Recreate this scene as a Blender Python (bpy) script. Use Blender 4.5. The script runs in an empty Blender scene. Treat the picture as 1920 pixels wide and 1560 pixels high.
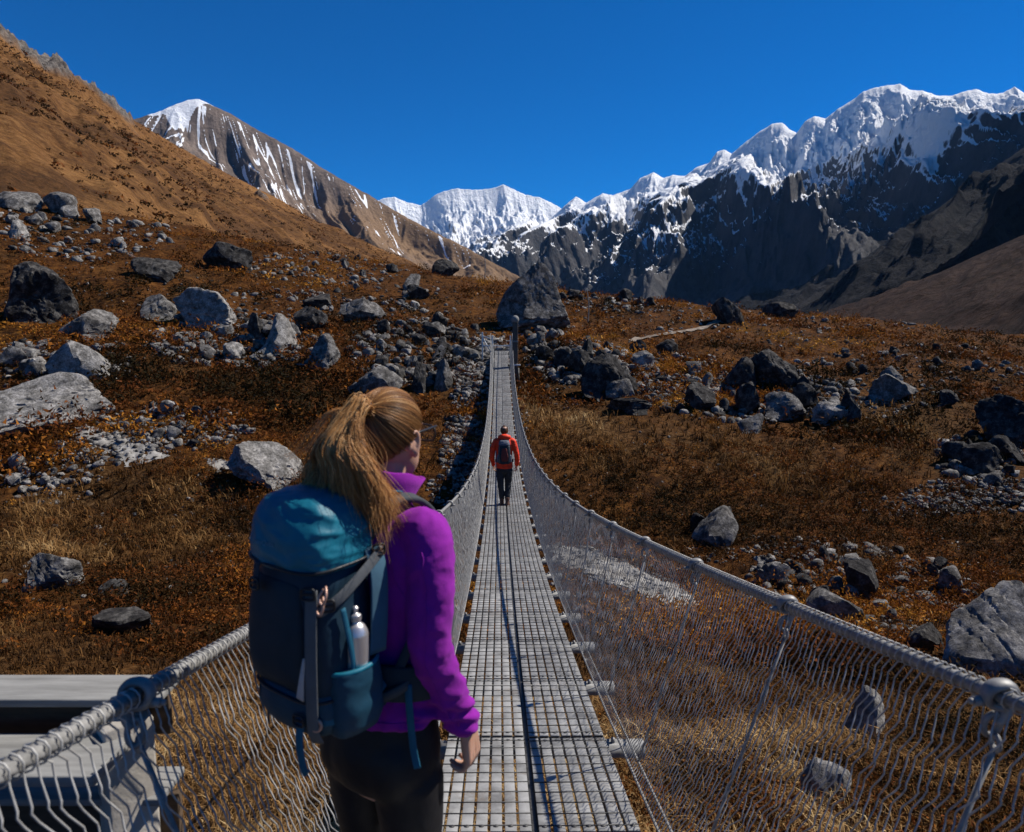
import bpy, bmesh, math, random
import numpy as np
from mathutils import Vector, Matrix, Euler
R = math.radians
rng = np.random.default_rng(7); random.seed(7)
S = bpy.context.scene; COL = S.collection
# ------------------------------------------------------------ camera, sky, sun, exposure
PITCH = R(7.33); FPX = 1400.0
cam = bpy.data.cameras.new('camera'); cam.sensor_width = 36; cam.lens = FPX/1920*36
cam.clip_start = 0.05; cam.clip_end = 60000
cam.dof.use_dof = True; cam.dof.focus_distance = 9.0; cam.dof.aperture_fstop = 5.0
camo = bpy.data.objects.new('camera', cam); COL.objects.link(camo)
camo.rotation_euler = (math.pi/2-PITCH, 0, 0); S.camera = camo
SUN_AZ, SUN_EL = 67, 48            # azimuth to the right of the view, elevation
W = bpy.data.worlds.new('World'); S.world = W; W.use_nodes = True
nt = W.node_tree; bg = nt.nodes['Background']
sky = nt.nodes.new('ShaderNodeTexSky'); sky.sky_type = 'NISHITA'; sky.sun_disc = False
sky.sun_elevation = R(SUN_EL); sky.sun_rotation = R(SUN_AZ)
sky.altitude = 4000; sky.air_density = 1.0; sky.dust_density = 0.0; sky.ozone_density = 6.0
hs = nt.nodes.new('ShaderNodeHueSaturation'); hs.inputs['Saturation'].default_value = 2.15; hs.inputs['Hue'].default_value = 0.506
nt.links.new(sky.outputs[0], hs.inputs['Color']); nt.links.new(hs.outputs[0], bg.inputs[0])
bg.inputs[1].default_value = 0.082
sl = bpy.data.lights.new('sun', 'SUN'); sl.energy = 5.0; sl.angle = R(0.5); sl.color = (1, .95, .87)
so = bpy.data.objects.new('sun', sl); COL.objects.link(so)
sd = Vector((math.sin(R(SUN_AZ))*math.cos(R(SUN_EL)), math.cos(R(SUN_AZ))*math.cos(R(SUN_EL)), math.sin(R(SUN_EL))))
so.rotation_euler = sd.to_track_quat('Z', 'Y').to_euler()
S.view_settings.view_transform = 'Standard'; S.view_settings.look = 'None'
S.view_settings.exposure = 0.5; S.view_settings.gamma = 1.0
S.cycles.max_bounces = 6; S.cycles.diffuse_bounces = 2; S.cycles.glossy_bounces = 2
S.cycles.transmission_bounces = 4; S.cycles.volume_bounces = 0; S.cycles.transparent_max_bounces = 8

# ------------------------------------------------------------ helpers: noise
_P = rng.permutation(256); _P = np.concatenate([_P, _P, _P])
_G = rng.normal(size=(256, 3)); _G /= np.linalg.norm(_G, axis=1)[:, None]
def perlin(p):
    i = np.floor(p).astype(np.int64); f = p-i; i &= 255
    u = f*f*f*(f*(f*6-15)+10); out = 0
    for a in (0, 1):
        for b in (0, 1):
            for c in (0, 1):
                h = _P[_P[_P[i[:, 0]+a]+i[:, 1]+b]+i[:, 2]+c]
                g = _G[h]; d = f-np.array([a, b, c])
                w = (u[:, 0] if a else 1-u[:, 0])*(u[:, 1] if b else 1-u[:, 1])*(u[:, 2] if c else 1-u[:, 2])
                out = out+w*(g*d).sum(1)
    return out*1.6
def P3(x, y, z=0.0):
    x = np.asarray(x, float).ravel(); return np.stack([x, np.asarray(y, float).ravel()+0*x, np.zeros_like(x)+z], 1)
def fbm(p, o=4, g=.5, l=2.03):
    s = 0; a = 1; t = 0
    for k in range(o):
        s = s+a*perlin(p*l**k+k*17.3); t += a; a *= g
    return s/t
def ridged(p, o=4, g=.5, l=2.1):
    s = 0; a = 1; t = 0; w = 1
    for k in range(o):
        n = (1-np.abs(perlin(p*l**k+k*11.7)))**2
        s = s+a*n*w; t += a; a *= g; w = np.clip(n*1.6, 0, 1)
    return s/t
def sstep(a, b, x):
    t = np.clip((x-a)/(b-a), 0, 1); return t*t*(3-2*t)
def ray(c, r):
    u = (np.asarray(c, float)-960)/FPX; v = -(np.asarray(r, float)-780)/FPX
    cp, sp = math.cos(PITCH), math.sin(PITCH)
    return np.stack([u, cp+v*sp, -sp+v*cp], -1)       # a pixel of the photograph -> direction from the camera

# ------------------------------------------------------------ helpers: meshes and tags
def tag(o, label=None, cat=None, group=None, kind=None):
    for k, v in (('label', label), ('category', cat), ('group', group), ('kind', kind)):
        if v: o[k] = v
    return o
def link(name, me, m=None, parent=None, smooth=False):
    o = bpy.data.objects.new(name, me); COL.objects.link(o)
    if m is not None:
        for x in (m if isinstance(m, (list, tuple)) else [m]): me.materials.append(x)
    if parent is not None: o.parent = parent
    if smooth: me.polygons.foreach_set('use_smooth', np.ones(len(me.polygons), bool))
    return o
def npmesh(name, V, F):
    """V (n,3); F: list of (m,k) index arrays"""
    me = bpy.data.meshes.new(name); V = np.ascontiguousarray(V, np.float32)
    if not isinstance(F, list): F = [F]
    F = [np.asarray(f, np.int32) for f in F if len(f)]
    me.vertices.add(len(V)); me.vertices.foreach_set('co', V.ravel())
    lt = np.concatenate([np.full(len(f), f.shape[1], np.int32) for f in F])
    ls = np.concatenate([[0], np.cumsum(lt)[:-1]]).astype(np.int32)
    li = np.concatenate([f.ravel() for f in F])
    me.loops.add(len(li)); me.loops.foreach_set('vertex_index', li)
    me.polygons.add(len(lt)); me.polygons.foreach_set('loop_start', ls); me.polygons.foreach_set('loop_total', lt)
    me.update(calc_edges=True); me.validate(); return me
def attr(me, name, val):
    a = me.attributes.new(name, 'FLOAT', 'POINT'); a.data.foreach_set('value', np.ascontiguousarray(val, np.float32))
def gridF(nu, nv, wrap=False):
    a = np.arange(nu-1 if not wrap else nu)[:, None]*nv+np.arange(nv-1)[None]
    b = ((np.arange(nu-1 if not wrap else nu)+1) % nu)[:, None]*nv+np.arange(nv-1)[None]
    return np.stack([a, b, b+1, a+1], -1).reshape(-1, 4)
class MB:
    """collects shapes that become ONE mesh"""
    def __init__(s): s.V = []; s.F = []; s.M = []; s.n = 0
    def add(s, V, F, m=0):
        V = np.asarray(V, float)
        for f in (F if isinstance(F, list) else [F]):
            f = np.asarray(f)
            if len(f): s.F.append(f+s.n); s.M.append(np.full(len(f), m))
        s.V.append(V); s.n += len(V); return s
    def box(s, c, d, rot=None, m=0, bev=0.0):
        bm = bmesh.new(); bmesh.ops.create_cube(bm, size=1)
        for v in bm.verts: v.co = Vector((v.co.x*d[0], v.co.y*d[1], v.co.z*d[2]))
        if bev: bmesh.ops.bevel(bm, geom=bm.edges[:], offset=bev, segments=2, affect='EDGES', profile=.5)
        M = Matrix.Translation(c) @ (Euler(rot).to_matrix().to_4x4() if rot is not None else Matrix())
        bm.transform(M); return s.bm(bm, m)
    def bm(s, bm, m=0):
        bm.verts.index_update(); V = [v.co[:] for v in bm.verts]; D = {}
        for f in bm.faces: D.setdefault(len(f.verts), []).append([v.index for v in f.verts])
        bm.free(); return s.add(V, list(map(np.array, D.values())), m)
    def tube(s, pts, r, n=8, m=0, cap=True, lobes=None, up=None):
        V, F = tube(pts, r, n, cap, lobes); return s.add(V, F, m)
    def mesh(s, name='mesh'):
        me = npmesh(name, np.concatenate(s.V), s.F)
        mi = np.concatenate(s.M).astype(np.int32)
        if mi.any() and len(mi) == len(me.polygons): me.polygons.foreach_set('material_index', mi)
        return me
    def build(s, name, m, parent=None, smooth=False):
        return link(name, s.mesh(name), m, parent, smooth)
def frames(pts):
    P = np.asarray(pts, float); T = np.gradient(P, axis=0); T /= np.linalg.norm(T, axis=1)[:, None]+1e-12
    n = np.array([0, 0, 1.]) if abs(T[0, 2]) < .9 else np.array([1., 0, 0])
    N = []
    for t in T:
        n = n-t*(n@t); n = n/(np.linalg.norm(n)+1e-12); N.append(n)
    N = np.array(N); return P, T, N, np.cross(T, N)
def tube(pts, r, n=8, cap=True, lobes=None):
    P, T, N, B = frames(pts); k = len(P); r = np.broadcast_to(np.asarray(r, float), (k,))
    th = np.arange(n)*2*np.pi/n
    if lobes:
        cnt, dep, pitch = lobes; L = np.concatenate([[0], np.cumsum(np.linalg.norm(np.diff(P, axis=0), axis=1))])
        rr = r[:, None]*(1-dep*np.abs(np.sin(cnt/2*(th[None]-L[:, None]*2*np.pi/pitch))**-0+0)) if False else r[:, None]*(1-dep+dep*np.abs(np.cos(cnt/2*(th[None]-L[:, None]*2*np.pi/pitch))))
    else: rr = np.repeat(r[:, None], n, 1)
    V = P[:, None]+rr[..., None]*(np.cos(th)[None, :, None]*N[:, None]+np.sin(th)[None, :, None]*B[:, None])
    V = V.reshape(-1, 3); a = np.arange(k-1)[:, None]*n; j = np.arange(n)[None]; j2 = (j+1) % n
    F = [np.stack([a+j, a+j2, a+n+j2, a+n+j], -1).reshape(-1, 4)]
    if cap:
        F.append(np.arange(n)[::-1][None]); F.append((np.arange(n)+(k-1)*n)[None])
    return V, F
def spline(pts, n):
    """Catmull-Rom through rows of pts, n samples"""
    P = np.asarray(pts, float); Q = np.vstack([2*P[0]-P[1], P, 2*P[-1]-P[-2]])
    u = np.linspace(0, len(P)-1-1e-9, n); i = u.astype(int); f = (u-i)[:, None]
    a, b, c, d = Q[i], Q[i+1], Q[i+2], Q[i+3]
    return .5*(2*b+(c-a)*f+(2*a-5*b+4*c-d)*f**2+(3*b-a-3*c+d)*f**3)
def empty(name, loc=(0, 0, 0), rz=0):
    o = bpy.data.objects.new(name, None); COL.objects.link(o); o.location = loc; o.rotation_euler = (0, 0, rz)
    o.empty_display_size = .1; return o

# ------------------------------------------------------------ helpers: materials
class NT:
    def __init__(s, name):
        s.m = bpy.data.materials.new(name); s.m.use_nodes = True; s.t = s.m.node_tree; s.b = s.t.nodes['Principled BSDF']
        s.b.inputs['Specular IOR Level'].default_value = .25
    def n(s, typ, **kw):
        x = s.t.nodes.new('ShaderNode'+typ)
        for k, v in kw.items():
            if hasattr(x, k) and not k[0].isupper(): setattr(x, k, v)
        return x
    def l(s, a, b): s.t.links.new(a, b)
    def set(s, **kw):
        for k, v in kw.items(): s.b.inputs[k.replace('_', ' ')].default_value = v
        return s
    def co(s, kind='Object', scale=(1, 1, 1)):
        t = s.n('TexCoord'); m = s.n('Mapping'); m.inputs['Scale'].default_value = scale
        s.l(t.outputs[kind], m.inputs[0]); return m.outputs[0]
    def noise(s, scale, detail=6, rough=.55, co=None, dist=0):
        x = s.n('TexNoise'); x.inputs['Scale'].default_value = scale; x.inputs['Detail'].default_value = detail
        x.inputs['Roughness'].default_value = rough; x.inputs['Distortion'].default_value = dist
        s.l(co if co is not None else s.co(), x.inputs['Vector']); return x.outputs['Fac']
    def voro(s, scale, co=None, feature='F1', out='Distance'):
        x = s.n('TexVoronoi'); x.feature = feature; x.inputs['Scale'].default_value = scale
        s.l(co if co is not None else s.co(), x.inputs['Vector']); return x.outputs[out]
    def ramp(s, fac, stops, interp='LINEAR'):
        x = s.n('ValToRGB'); e = x.color_ramp.elements; x.color_ramp.interpolation = interp
        while len(e) < len(stops): e.new(.5)
        for q, (p, c) in zip(e, stops):
            q.position = p; q.color = (*c, 1) if hasattr(c, '__len__') else (c, c, c, 1)
        s.l(fac, x.inputs[0]); return x.outputs[0]
    def mix(s, f, a, b, mode='MIX'):
        x = s.n('Mix'); x.data_type = 'RGBA'; x.blend_type = mode
        for v, i in ((f, 0), (a, 6), (b, 7)):
            if hasattr(v, 'is_output'): s.l(v, x.inputs[i])
            elif i == 0: x.inputs[0].default_value = v
            else: x.inputs[i].default_value = (*v, 1)
        return x.outputs[2]
    def math(s, op, a, b=0.0, clamp=False):
        x = s.n('Math'); x.operation = op; x.use_clamp = clamp
        for i, v in ((0, a), (1, b)):
            if hasattr(v, 'is_output'): s.l(v, x.inputs[i])
            else: x.inputs[i].default_value = v
        return x.outputs[0]
    def attr(s, name):
        x = s.n('Attribute'); x.attribute_name = name; return x.outputs['Fac']
    def color(s, c):
        if hasattr(c, 'is_output'): s.l(c, s.b.inputs['Base Color'])
        else: s.b.inputs['Base Color'].default_value = (*c, 1)
        return s
    def bump(s, h, strength=.5, dist=.02):
        x = s.n('Bump'); x.inputs['Strength'].default_value = strength; x.inputs['Distance'].default_value = dist
        s.l(h, x.inputs['Height'])
        if s.b.inputs['Normal'].is_linked: s.l(s.b.inputs['Normal'].links[0].from_socket, x.inputs['Normal'])
        s.l(x.outputs[0], s.b.inputs['Normal']); return s
def plain(name, c, rough=.7, metal=0, var=.15, nscale=30, bump=0, bscale=200):
    n = NT(name); a = n.noise(nscale, 5)
    c = np.array(c); n.color(n.ramp(a, [(.3, tuple(c*(1-var))), (.7, tuple(np.minimum(c*(1+var), 1)))]))
    n.set(Roughness=rough, Metallic=metal)
    if bump: n.bump(n.noise(bscale, 4), bump, .003)
    return n.m
# ------------------------------------------------------------ setting: terrain
_s = np.array([-60, -8, 0, 3, 6.5, 12, 18, 24, 31, 40, 51, 70, 88, 97, 115, 150, 300, 800, 20000], float)
_z = np.array([-1.2, -1.9, -2.9, -3.7, -4.5, -6.4, -7.7, -8.2, -7.6, -5.4, -2.5, .7, 3.6, 4.5, 4.2, 0, -10, -14, -14], float)
_sd = np.concatenate([np.linspace(-60, 160, 881), np.geomspace(161, 20000, 200)])
_zd = np.interp(_sd, _s, _z)
for _ in range(3): _zd[10:870] = np.convolve(_zd, np.ones(17)/17, 'same')[10:870]
def T(x, y, fine=True):
    sh = np.shape(x); x = np.asarray(x, float).ravel(); y = np.asarray(y, float).ravel()
    s = y+.06*np.clip(x, -60, 60)+2.0*fbm(P3(x/22, y/22, 3.1), 2)
    z = np.interp(s, _sd, _zd)
    k = sstep(24, 92, y)*(1-sstep(130, 320, y))
    xl = x+.7
    z = z+k*np.where(xl < 0, .17*np.minimum(-xl, 110)+.00012*np.minimum(-xl, 110)**2, -.105*np.minimum(xl, 130))
    near = 1-sstep(200, 500, np.hypot(x, y))
    z = z+near*(1.25*fbm(P3(x/9, y/9, 1.7), 3)*sstep(6, 30, np.hypot(x, y-2)))
    if fine: z = z+near*(.24*fbm(P3(x/1.6, y/1.6, 5.5), 3)+.14*np.abs(fbm(P3(x/.8, y/.8, 8.5), 2)))
    # keep the bank clear of the deck
    d = np.abs(x-(.15-.017*y)); dk = -2.15+.00426*(y-2.9)*(y-50.5)
    lim = dk-.85-.5*sstep(0, 6, y)*(1-sstep(40, 50, y)); m = (1-sstep(1.2, 4, d))*(1-sstep(50.5, 54, y))*sstep(-9, -4, y)
    z = np.where(z > lim, z+(lim-z)*m, z)
    return z.reshape(sh)
def hit(c, r):
    """where the ray through a pixel of the photograph meets the ground"""
    c = np.atleast_1d(np.asarray(c, float)); r = np.atleast_1d(np.asarray(r, float)); d = ray(c, r); n_ = len(c)
    t = np.repeat(np.geomspace(2, 260, 110)[None], n_, 0); out = np.full((n_, 3), np.nan)
    for st in (0, 1):
        p = d[:, None]*t[..., None]; g = p[..., 2]-T(p[..., 0], p[..., 1], st == 1); neg = g < 0
        k = np.argmax(neg, 1); ok = neg.any(1); i = np.arange(n_); k0 = np.maximum(k-1, 0)
        if st == 0:
            ta, tb = t[i, np.maximum(k-2, 0)], t[i, np.minimum(k+1, t.shape[1]-1)]; hold = ok
            t = ta[:, None]+(tb-ta)[:, None]*np.linspace(0, 1, 30)[None]
        else:
            g0, g1 = g[i, k0], g[i, k]; f = np.where(k > 0, g0/(g0-g1+1e-12), 1); tt = t[i, k0]+(t[i, k]-t[i, k0])*f
            tt = np.where(ok, tt, t[:, -1]); out[hold] = (d*tt[:, None])[hold]
    return out
def ground_sheet():
    az = np.concatenate([np.linspace(-180, -46, 70)[:-1], np.linspace(-46, 46, 620), np.linspace(46, 180, 70)[1:-1]])*np.pi/180
    rr = np.concatenate([np.geomspace(.8, 130, 340), np.geomspace(134, 17000, 70)])
    A, Q = np.meshgrid(az, rr, indexing='ij'); x = Q*np.sin(A); y = Q*np.cos(A); z = T(x, y)
    V = np.stack([x, y, z], -1).reshape(-1, 3); n, m = len(az), len(rr)
    c = len(V); V = np.vstack([V, [[0, 0, T([0.], [0.])[0]]]])
    i = np.arange(n); tri = np.stack([np.full(n, c), ((i+1) % n)*m, i*m], 1)
    return npmesh('ground', V, [gridF(n, m, True)[:, ::-1], tri])
_z = lambda L: [(h[0], h[1], q) for h, q in zip(hit([a for a, b, q in L], [b for a, b, q in L]), [q for a, b, q in L]) if not np.isnan(h[0])]
GOLDZ = _z([(1180, 850, 3.5), (1290, 862, 3.5), (1400, 880, 3.2), (1090, 800, 3.5), (1010, 760, 2.5), (1500, 900, 3), (240, 1000, 4), (130, 960, 4), (400, 1010, 3), (340, 960, 3), (60, 1020, 3), (330, 700, 3), (640, 830, 2), (1700, 820, 4)])
DARKZ = _z([(440, 740, 3.5), (540, 790, 3), (330, 655, 3), (250, 690, 3), (600, 870, 2.5), (500, 930, 2.5), (1250, 935, 3), (1330, 925, 3), (1640, 1000, 3.5), (1780, 1010, 3.5), (1880, 1070, 3), (60, 560, 3.5), (200, 760, 2), (80, 800, 3), (1330, 1490, .8), (1500, 1260, 1.6), (1420, 1340, .9), (1720, 1490, .9), (1260, 1330, 1.2), (1800, 1400, 1), (30, 1130, 1.6), (250, 1140, 1.3), (340, 1200, 1)])
def zone(Z, x, y):
    x = np.asarray(x, float).ravel(); y = np.asarray(y, float).ravel(); o = np.zeros(len(x)); w = 1+.6*fbm(P3(x/2.5, y/2.5, 2.2), 3)
    for a, b, r in Z: o = np.maximum(o, np.exp(-((x-a)**2+((y-b)*.6)**2)/(r*w)**2))
    return o
g = NT('ground_scrub')
c1 = g.ramp(g.noise(.35, 8, .6), [(.34, (0.010, 0.005, 0.002)), (.46, (0.034, 0.013, 0.004)), (.56, (0.070, 0.025, 0.006)), (.68, (0.140, 0.055, 0.013))])
c2 = g.ramp(g.noise(3.1, 8, .65), [(.38, (0.010, 0.005, 0.002)), (.5, (0.059, 0.022, 0.005)), (.62, (0.168, 0.075, 0.018))])
cc = g.mix(.5, c1, c2)
near_f = g.n('Attribute'); near_f.attribute_name = 'gold'
gold = g.ramp(g.noise(5, 8, .65), [(.38, (.022, .011, .004)), (.5, (.085, .044, .016)), (.62, (.17, .10, .044))])
cc = g.mix(near_f.outputs['Fac'], cc, gold)
g.color(cc).set(Roughness=.95, Specular_IOR_Level=.05)
g.bump(g.noise(2.2, 9, .7), .9, .25).bump(g.noise(14, 6, .7), .8, .06)
gm = ground_sheet()
_v = np.empty(len(gm.vertices)*3, np.float32); gm.vertices.foreach_get('co', _v); _v = _v.reshape(-1, 3)
def goldmask(x, y):
    x = np.asarray(x, float).ravel(); y = np.asarray(y, float).ravel()
    n = fbm(P3(x/6, y/6, 9.1), 3)
    return np.clip(np.clip(1-sstep(9, 21, y+n*9), 0, 1)*.95*(1-.45*sstep(3, 9, x))+.35*sstep(.12, .4, n)*(1-sstep(60, 90, y))+.75*zone(GOLDZ, x, y)-.7*zone(DARKZ, x, y), 0, 1)
attr(gm, 'gold', goldmask(_v[:, 0], _v[:, 1]))
tag(link('ground', gm, g.m, smooth=True), kind='structure')

# ------------------------------------------------------------ setting: hills and mountains
def mountain(name, sil, down, length, zb, nu=400, nv=160, nb=24, amp=60, scale=400, an=.4, jag=0, prof=1.0, seed=0, oct=5, uscale=None, backlen=None, gain=.55, fine=.35, f2=3.3, ramp=.42, cap_=0):
    """sil: (col,row,distance) along the crest; the near face runs down `length` metres along `down` to zb, the far face down behind"""
    sil = np.array(sil, float); w = np.concatenate([[0], np.cumsum(np.hypot(*np.diff(sil[:, :2], axis=0).T))])
    q = np.linspace(0, w[-1], nu); c = np.interp(q, w, sil[:, 0]); r = np.interp(q, w, sil[:, 1]); D = np.interp(q, w, sil[:, 2])
    r = r+jag*fbm(P3(c/14, 0*c, seed+.5), 4, .6)
    d = ray(c, r); d = d/np.hypot(d[:, 0], d[:, 1])[:, None]; Rg = d*D[:, None]
    dn = np.array(down, float)
    if dn.ndim == 1: dn = np.repeat(dn[None], nu, 0)
    else: dn = np.stack([np.interp(np.linspace(0, 1, nu), np.linspace(0, 1, len(dn)), dn[:, k]) for k in (0, 1)], 1)
    dn = dn/np.linalg.norm(dn, axis=1)[:, None]
    ln = np.interp(np.linspace(0, 1, nu), np.linspace(0, 1, np.size(length)), np.atleast_1d(length))
    bl = backlen or float(np.mean(ln))*.6
    tf = np.linspace(0, 1, nv)**1.15; tb = np.linspace(1, 0, nb, endpoint=False)
    t = np.concatenate([-tb, tf]); Tt, U = np.meshgrid(t, np.arange(nu)); f = np.abs(Tt)
    off = np.where(Tt >= 0, Tt*ln[:, None], Tt*bl)
    x = Rg[:, 0][:, None]+dn[:, 0][:, None]*off; y = Rg[:, 1][:, None]+dn[:, 1][:, None]*off
    z = Rg[:, 2][:, None]+(zb-Rg[:, 2])[:, None]*f**prof
    al = np.concatenate([[0], np.cumsum(np.linalg.norm(np.diff(Rg[:, :2], axis=0), axis=1))])[:, None]+0*Tt
    sc = uscale or scale
    wx = fbm(P3(al/sc*.6, off/sc*.6, seed+7), 3).reshape(al.shape)
    N = ridged(P3(al/sc+.55*wx, off/sc*an+.4*wx, seed), oct, gain).reshape(al.shape)-.45
    N2 = ridged(P3(al/sc*f2+.6*wx, off/sc*f2*.5+.5*wx, seed+3), 6, .6).reshape(al.shape)-.45
    hh = (Rg[:, 2]-zb)[:, None]/max(1., (Rg[:, 2]-zb).max())
    N = (N-.45*(1-sstep(.0, .5, f)))*sstep(0, ramp, f); N2 = N2-.60*(1-sstep(.1, .9, f)); env = 1-.75*sstep(.75, 1, f)
    z = z+amp*(N*env+fine*N2*env*sstep(0, .10, f))*(.35+.65*hh)
    x = x+dn[:, 0][:, None]*amp*.5*N*env; y = y+dn[:, 1][:, None]*amp*.5*N*env
    if cap_: z = np.minimum(z, Rg[:, 2][:, None]+(zb-Rg[:, 2])[:, None]*f*cap_)
    V = np.stack([x, y, z], -1).reshape(-1, 3); nn = len(t)
    me = npmesh(name, V, gridF(nu, nn))
    info = dict(al=al, off=off, f=f, z=z, N=N, c=c[:, None]+0*Tt, t=Tt, P=V.reshape(nu, nn, 3))
    # slope
    gz = np.zeros_like(z); Pn = np.cross(np.gradient(info['P'], axis=0), np.gradient(info['P'], axis=1)); Pn /= np.linalg.norm(Pn, axis=2)[..., None]+1e-9
    info['up'] = np.abs(Pn[..., 2]); return me, info
def project(P):
    cp, sp = math.cos(PITCH), math.sin(PITCH)
    d = P[..., 1]*cp-P[..., 2]*sp; u = P[..., 1]*sp+P[..., 2]*cp
    return 960+FPX*P[..., 0]/d, 780-FPX*u/d
def vco_(me):
    v = np.empty(len(me.vertices)*3, np.float32); me.vertices.foreach_get('co', v); return v.reshape(-1, 3).astype(float)
def setting(name, me, m): return tag(link(name, me, m, smooth=True), kind='structure')

# golden hill on the left
me, I = mountain('hill', [(-700, -420, 520), (-300, -150, 500), (0, 60, 520), (45, 92, 540), (80, 112, 550), (110, 122, 560), (150, 152, 580), (190, 180, 600), (232, 212, 620), (262, 232, 640), (335, 275, 690), (420, 322, 740), (520, 372, 800), (620, 430, 860), (715, 496, 930), (790, 545, 980)],
                 [(.55, -1), (.75, -1), (.9, -.9)], [420, 400, 330], -6, 520, 240, amp=24, scale=170, an=.28, jag=3, prof=.95, seed=1.3, fine=.22, ramp=.2)
rock = sstep(.08, .22, fbm(P3(I["al"]/60, I["off"]/75, 4), 4).reshape(I["al"].shape)+.60*np.exp(-(I["f"]/.09)**2)*(I["c"] < 250)-.30+.12*np.exp(-((I["c"]-130)/40)**2-((I["f"]-.2)/.12)**2))*(I["f"] < .6)
attr(me, 'rock', rock.ravel()); 
attr(me, 'veg', (.85*sstep(.12, .55, I['f']+.2*fbm(P3(I['al']/90, I['off']/90, 6), 3).reshape(I['f'].shape))).ravel())
h = NT('hill_grass'); co = h.co(); h_dark = h.ramp(h.noise(.6, 7, .7), [(.35, (.026, .014, .008)), (.65, (.10, .047, .019))])
c1 = h.ramp(h.noise(.016, 9, .6), [(.38, (.045, .022, .010)), (.48, (.125, .056, .019)), (.58, (.24, .118, .042))])
c2 = h.ramp(h.noise(.42, 8, .72), [(.40, (.035, .017, .008)), (.5, (.15, .070, .024)), (.62, (.27, .145, .058))])
cc = h.mix(.5, c1, c2)
cc = h.mix(h.math('MULTIPLY', h.ramp(h.noise(1.3, 5, .7), [(.55, 0), (.68, 1)]), .55), cc, (.035, .018, .009))
vg = h.ramp(h.noise(.03, 7, .65), [(.44, 0), (.56, 1)]); cc = h.mix(h.math('MULTIPLY', vg, h.attr('veg')), cc, h_dark)
rk = h.ramp(h.noise(.25, 8, .75), [(.3, (.03, .027, .026)), (.5, (.12, .105, .095)), (.7, (.26, .235, .21))])
h.color(h.mix(h.attr('rock'), cc, rk)).set(Roughness=.95, Specular_IOR_Level=.05)
h.bump(h.noise(.12, 9, .7), .8, 5)
_V = vco_(me); _V[:, 2] += 11*rock.ravel()*(ridged(_V/16, 5, .6)-.35)+1.5*rock.ravel(); me.vertices.foreach_set('co', _V.astype(np.float32).ravel()); setting('hill', me, h.m)

HILL_P = I['P'].copy()
# brown pyramid peak with snow in its gullies
me, I = mountain('mountain', [(60, 330, 3300), (180, 250, 3300), (250, 224, 3300), (290, 212, 3310), (325, 198, 3320), (352, 187, 3330), (374, 186, 3330), (390, 194, 3330), (430, 212, 3340), (480, 242, 3350), (530, 268, 3350), (560, 285, 3350), (600, 312, 3350), (650, 342, 3340), (700, 370, 3330), (735, 392, 3320), (800, 428, 3300), (870, 462, 3280), (920, 490, 3260), (972, 518, 3240), (1040, 560, 3200)],
                 [(.1, -1), (.12, -1), (.2, -1), (.25, -1), (.3, -1)], [1250, 1250, 1150, 900, 600], -14, 520, 260, amp=150, scale=430, an=.30, jag=2.0, prof=.95, seed=2.2, oct=6, fine=.22, ramp=.14)
sc_, sr_ = project(I['P'])
hz = (I['z']-I['z'].min())/(I['z'].max()-I['z'].min())
wv = .35*fbm(P3(I['al']/260, I['off']/260, 2), 3)
_al = I['al']-.38*I['off']*sstep(360, 420, I['c'])+.25*I['off']*(1-sstep(320, 350, I['c']))
def lines(sc, ln, sd): return 1-np.abs(perlin(P3(_al.ravel()/sc+wv, I['off'].ravel()/ln+.3*wv, sd)).reshape(hz.shape))*2.6
blk = fbm(P3(I['al']/200, I['off']/420, 4.4), 3).reshape(hz.shape)
st = .22*fbm(P3(I['al']/45, I['off']/110, 31.), 4, .6).reshape(hz.shape)+np.maximum(np.maximum(lines(95, 1500, 6.6), lines(52, 800, 2.6)-.03), lines(31, 500, 12.6)-.05)
sn = sstep(.86, .97, st+.20*blk)*sstep(.40, .52, hz+.20*blk+.10*(I['c'] > 400))*(I['f'] > .015)
cap = 1.*(I['f'] < (.022+.12*blk+.030*np.exp(-((I['c']-345)/35)**2))*(1-sstep(350, 400, I['c'])))+sstep(.05, .02, I['f'])*sstep(.1, .25, blk)*(I['c'] < 640)
attr(me, 'snow', np.clip(np.maximum(sn, cap), 0, 1).ravel())
attr(me, 'grass', (sstep(430, 760, I['c'])*(1-sstep(.45, .75, hz))*sstep(.35, .6, .5+.5*fbm(P3(I['al']/160, I['off']/500, 5), 3).reshape(hz.shape)+.15)).ravel())
p = NT('mountain_brown')
c1 = p.ramp(p.noise(.006, 9, .6), [(.3, (.075, .056, .047)), (.5, (.16, .122, .10)), (.7, (.23, .178, .145))])
c2 = p.ramp(p.noise(.03, 8, .7), [(.35, (.05, .042, .04)), (.6, (.20, .155, .128))])
cc = p.mix(.45, c1, c2); cc = p.mix(p.attr('grass'), cc, (.20, .125, .070))
sn = p.math('ADD', p.attr('snow'), p.math('MULTIPLY', p.math('SUBTRACT', p.noise(.022, 6, .7), .5), .9))
sn = p.ramp(sn, [(.42, 0), (.58, 1)])
p.color(p.mix(sn, cc, (.82, .84, .88))).set(Roughness=.9, Specular_IOR_Level=.1); p.bump(p.noise(.02, 10, .72), .8, 28)
setting('mountain', me, p.m)

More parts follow.
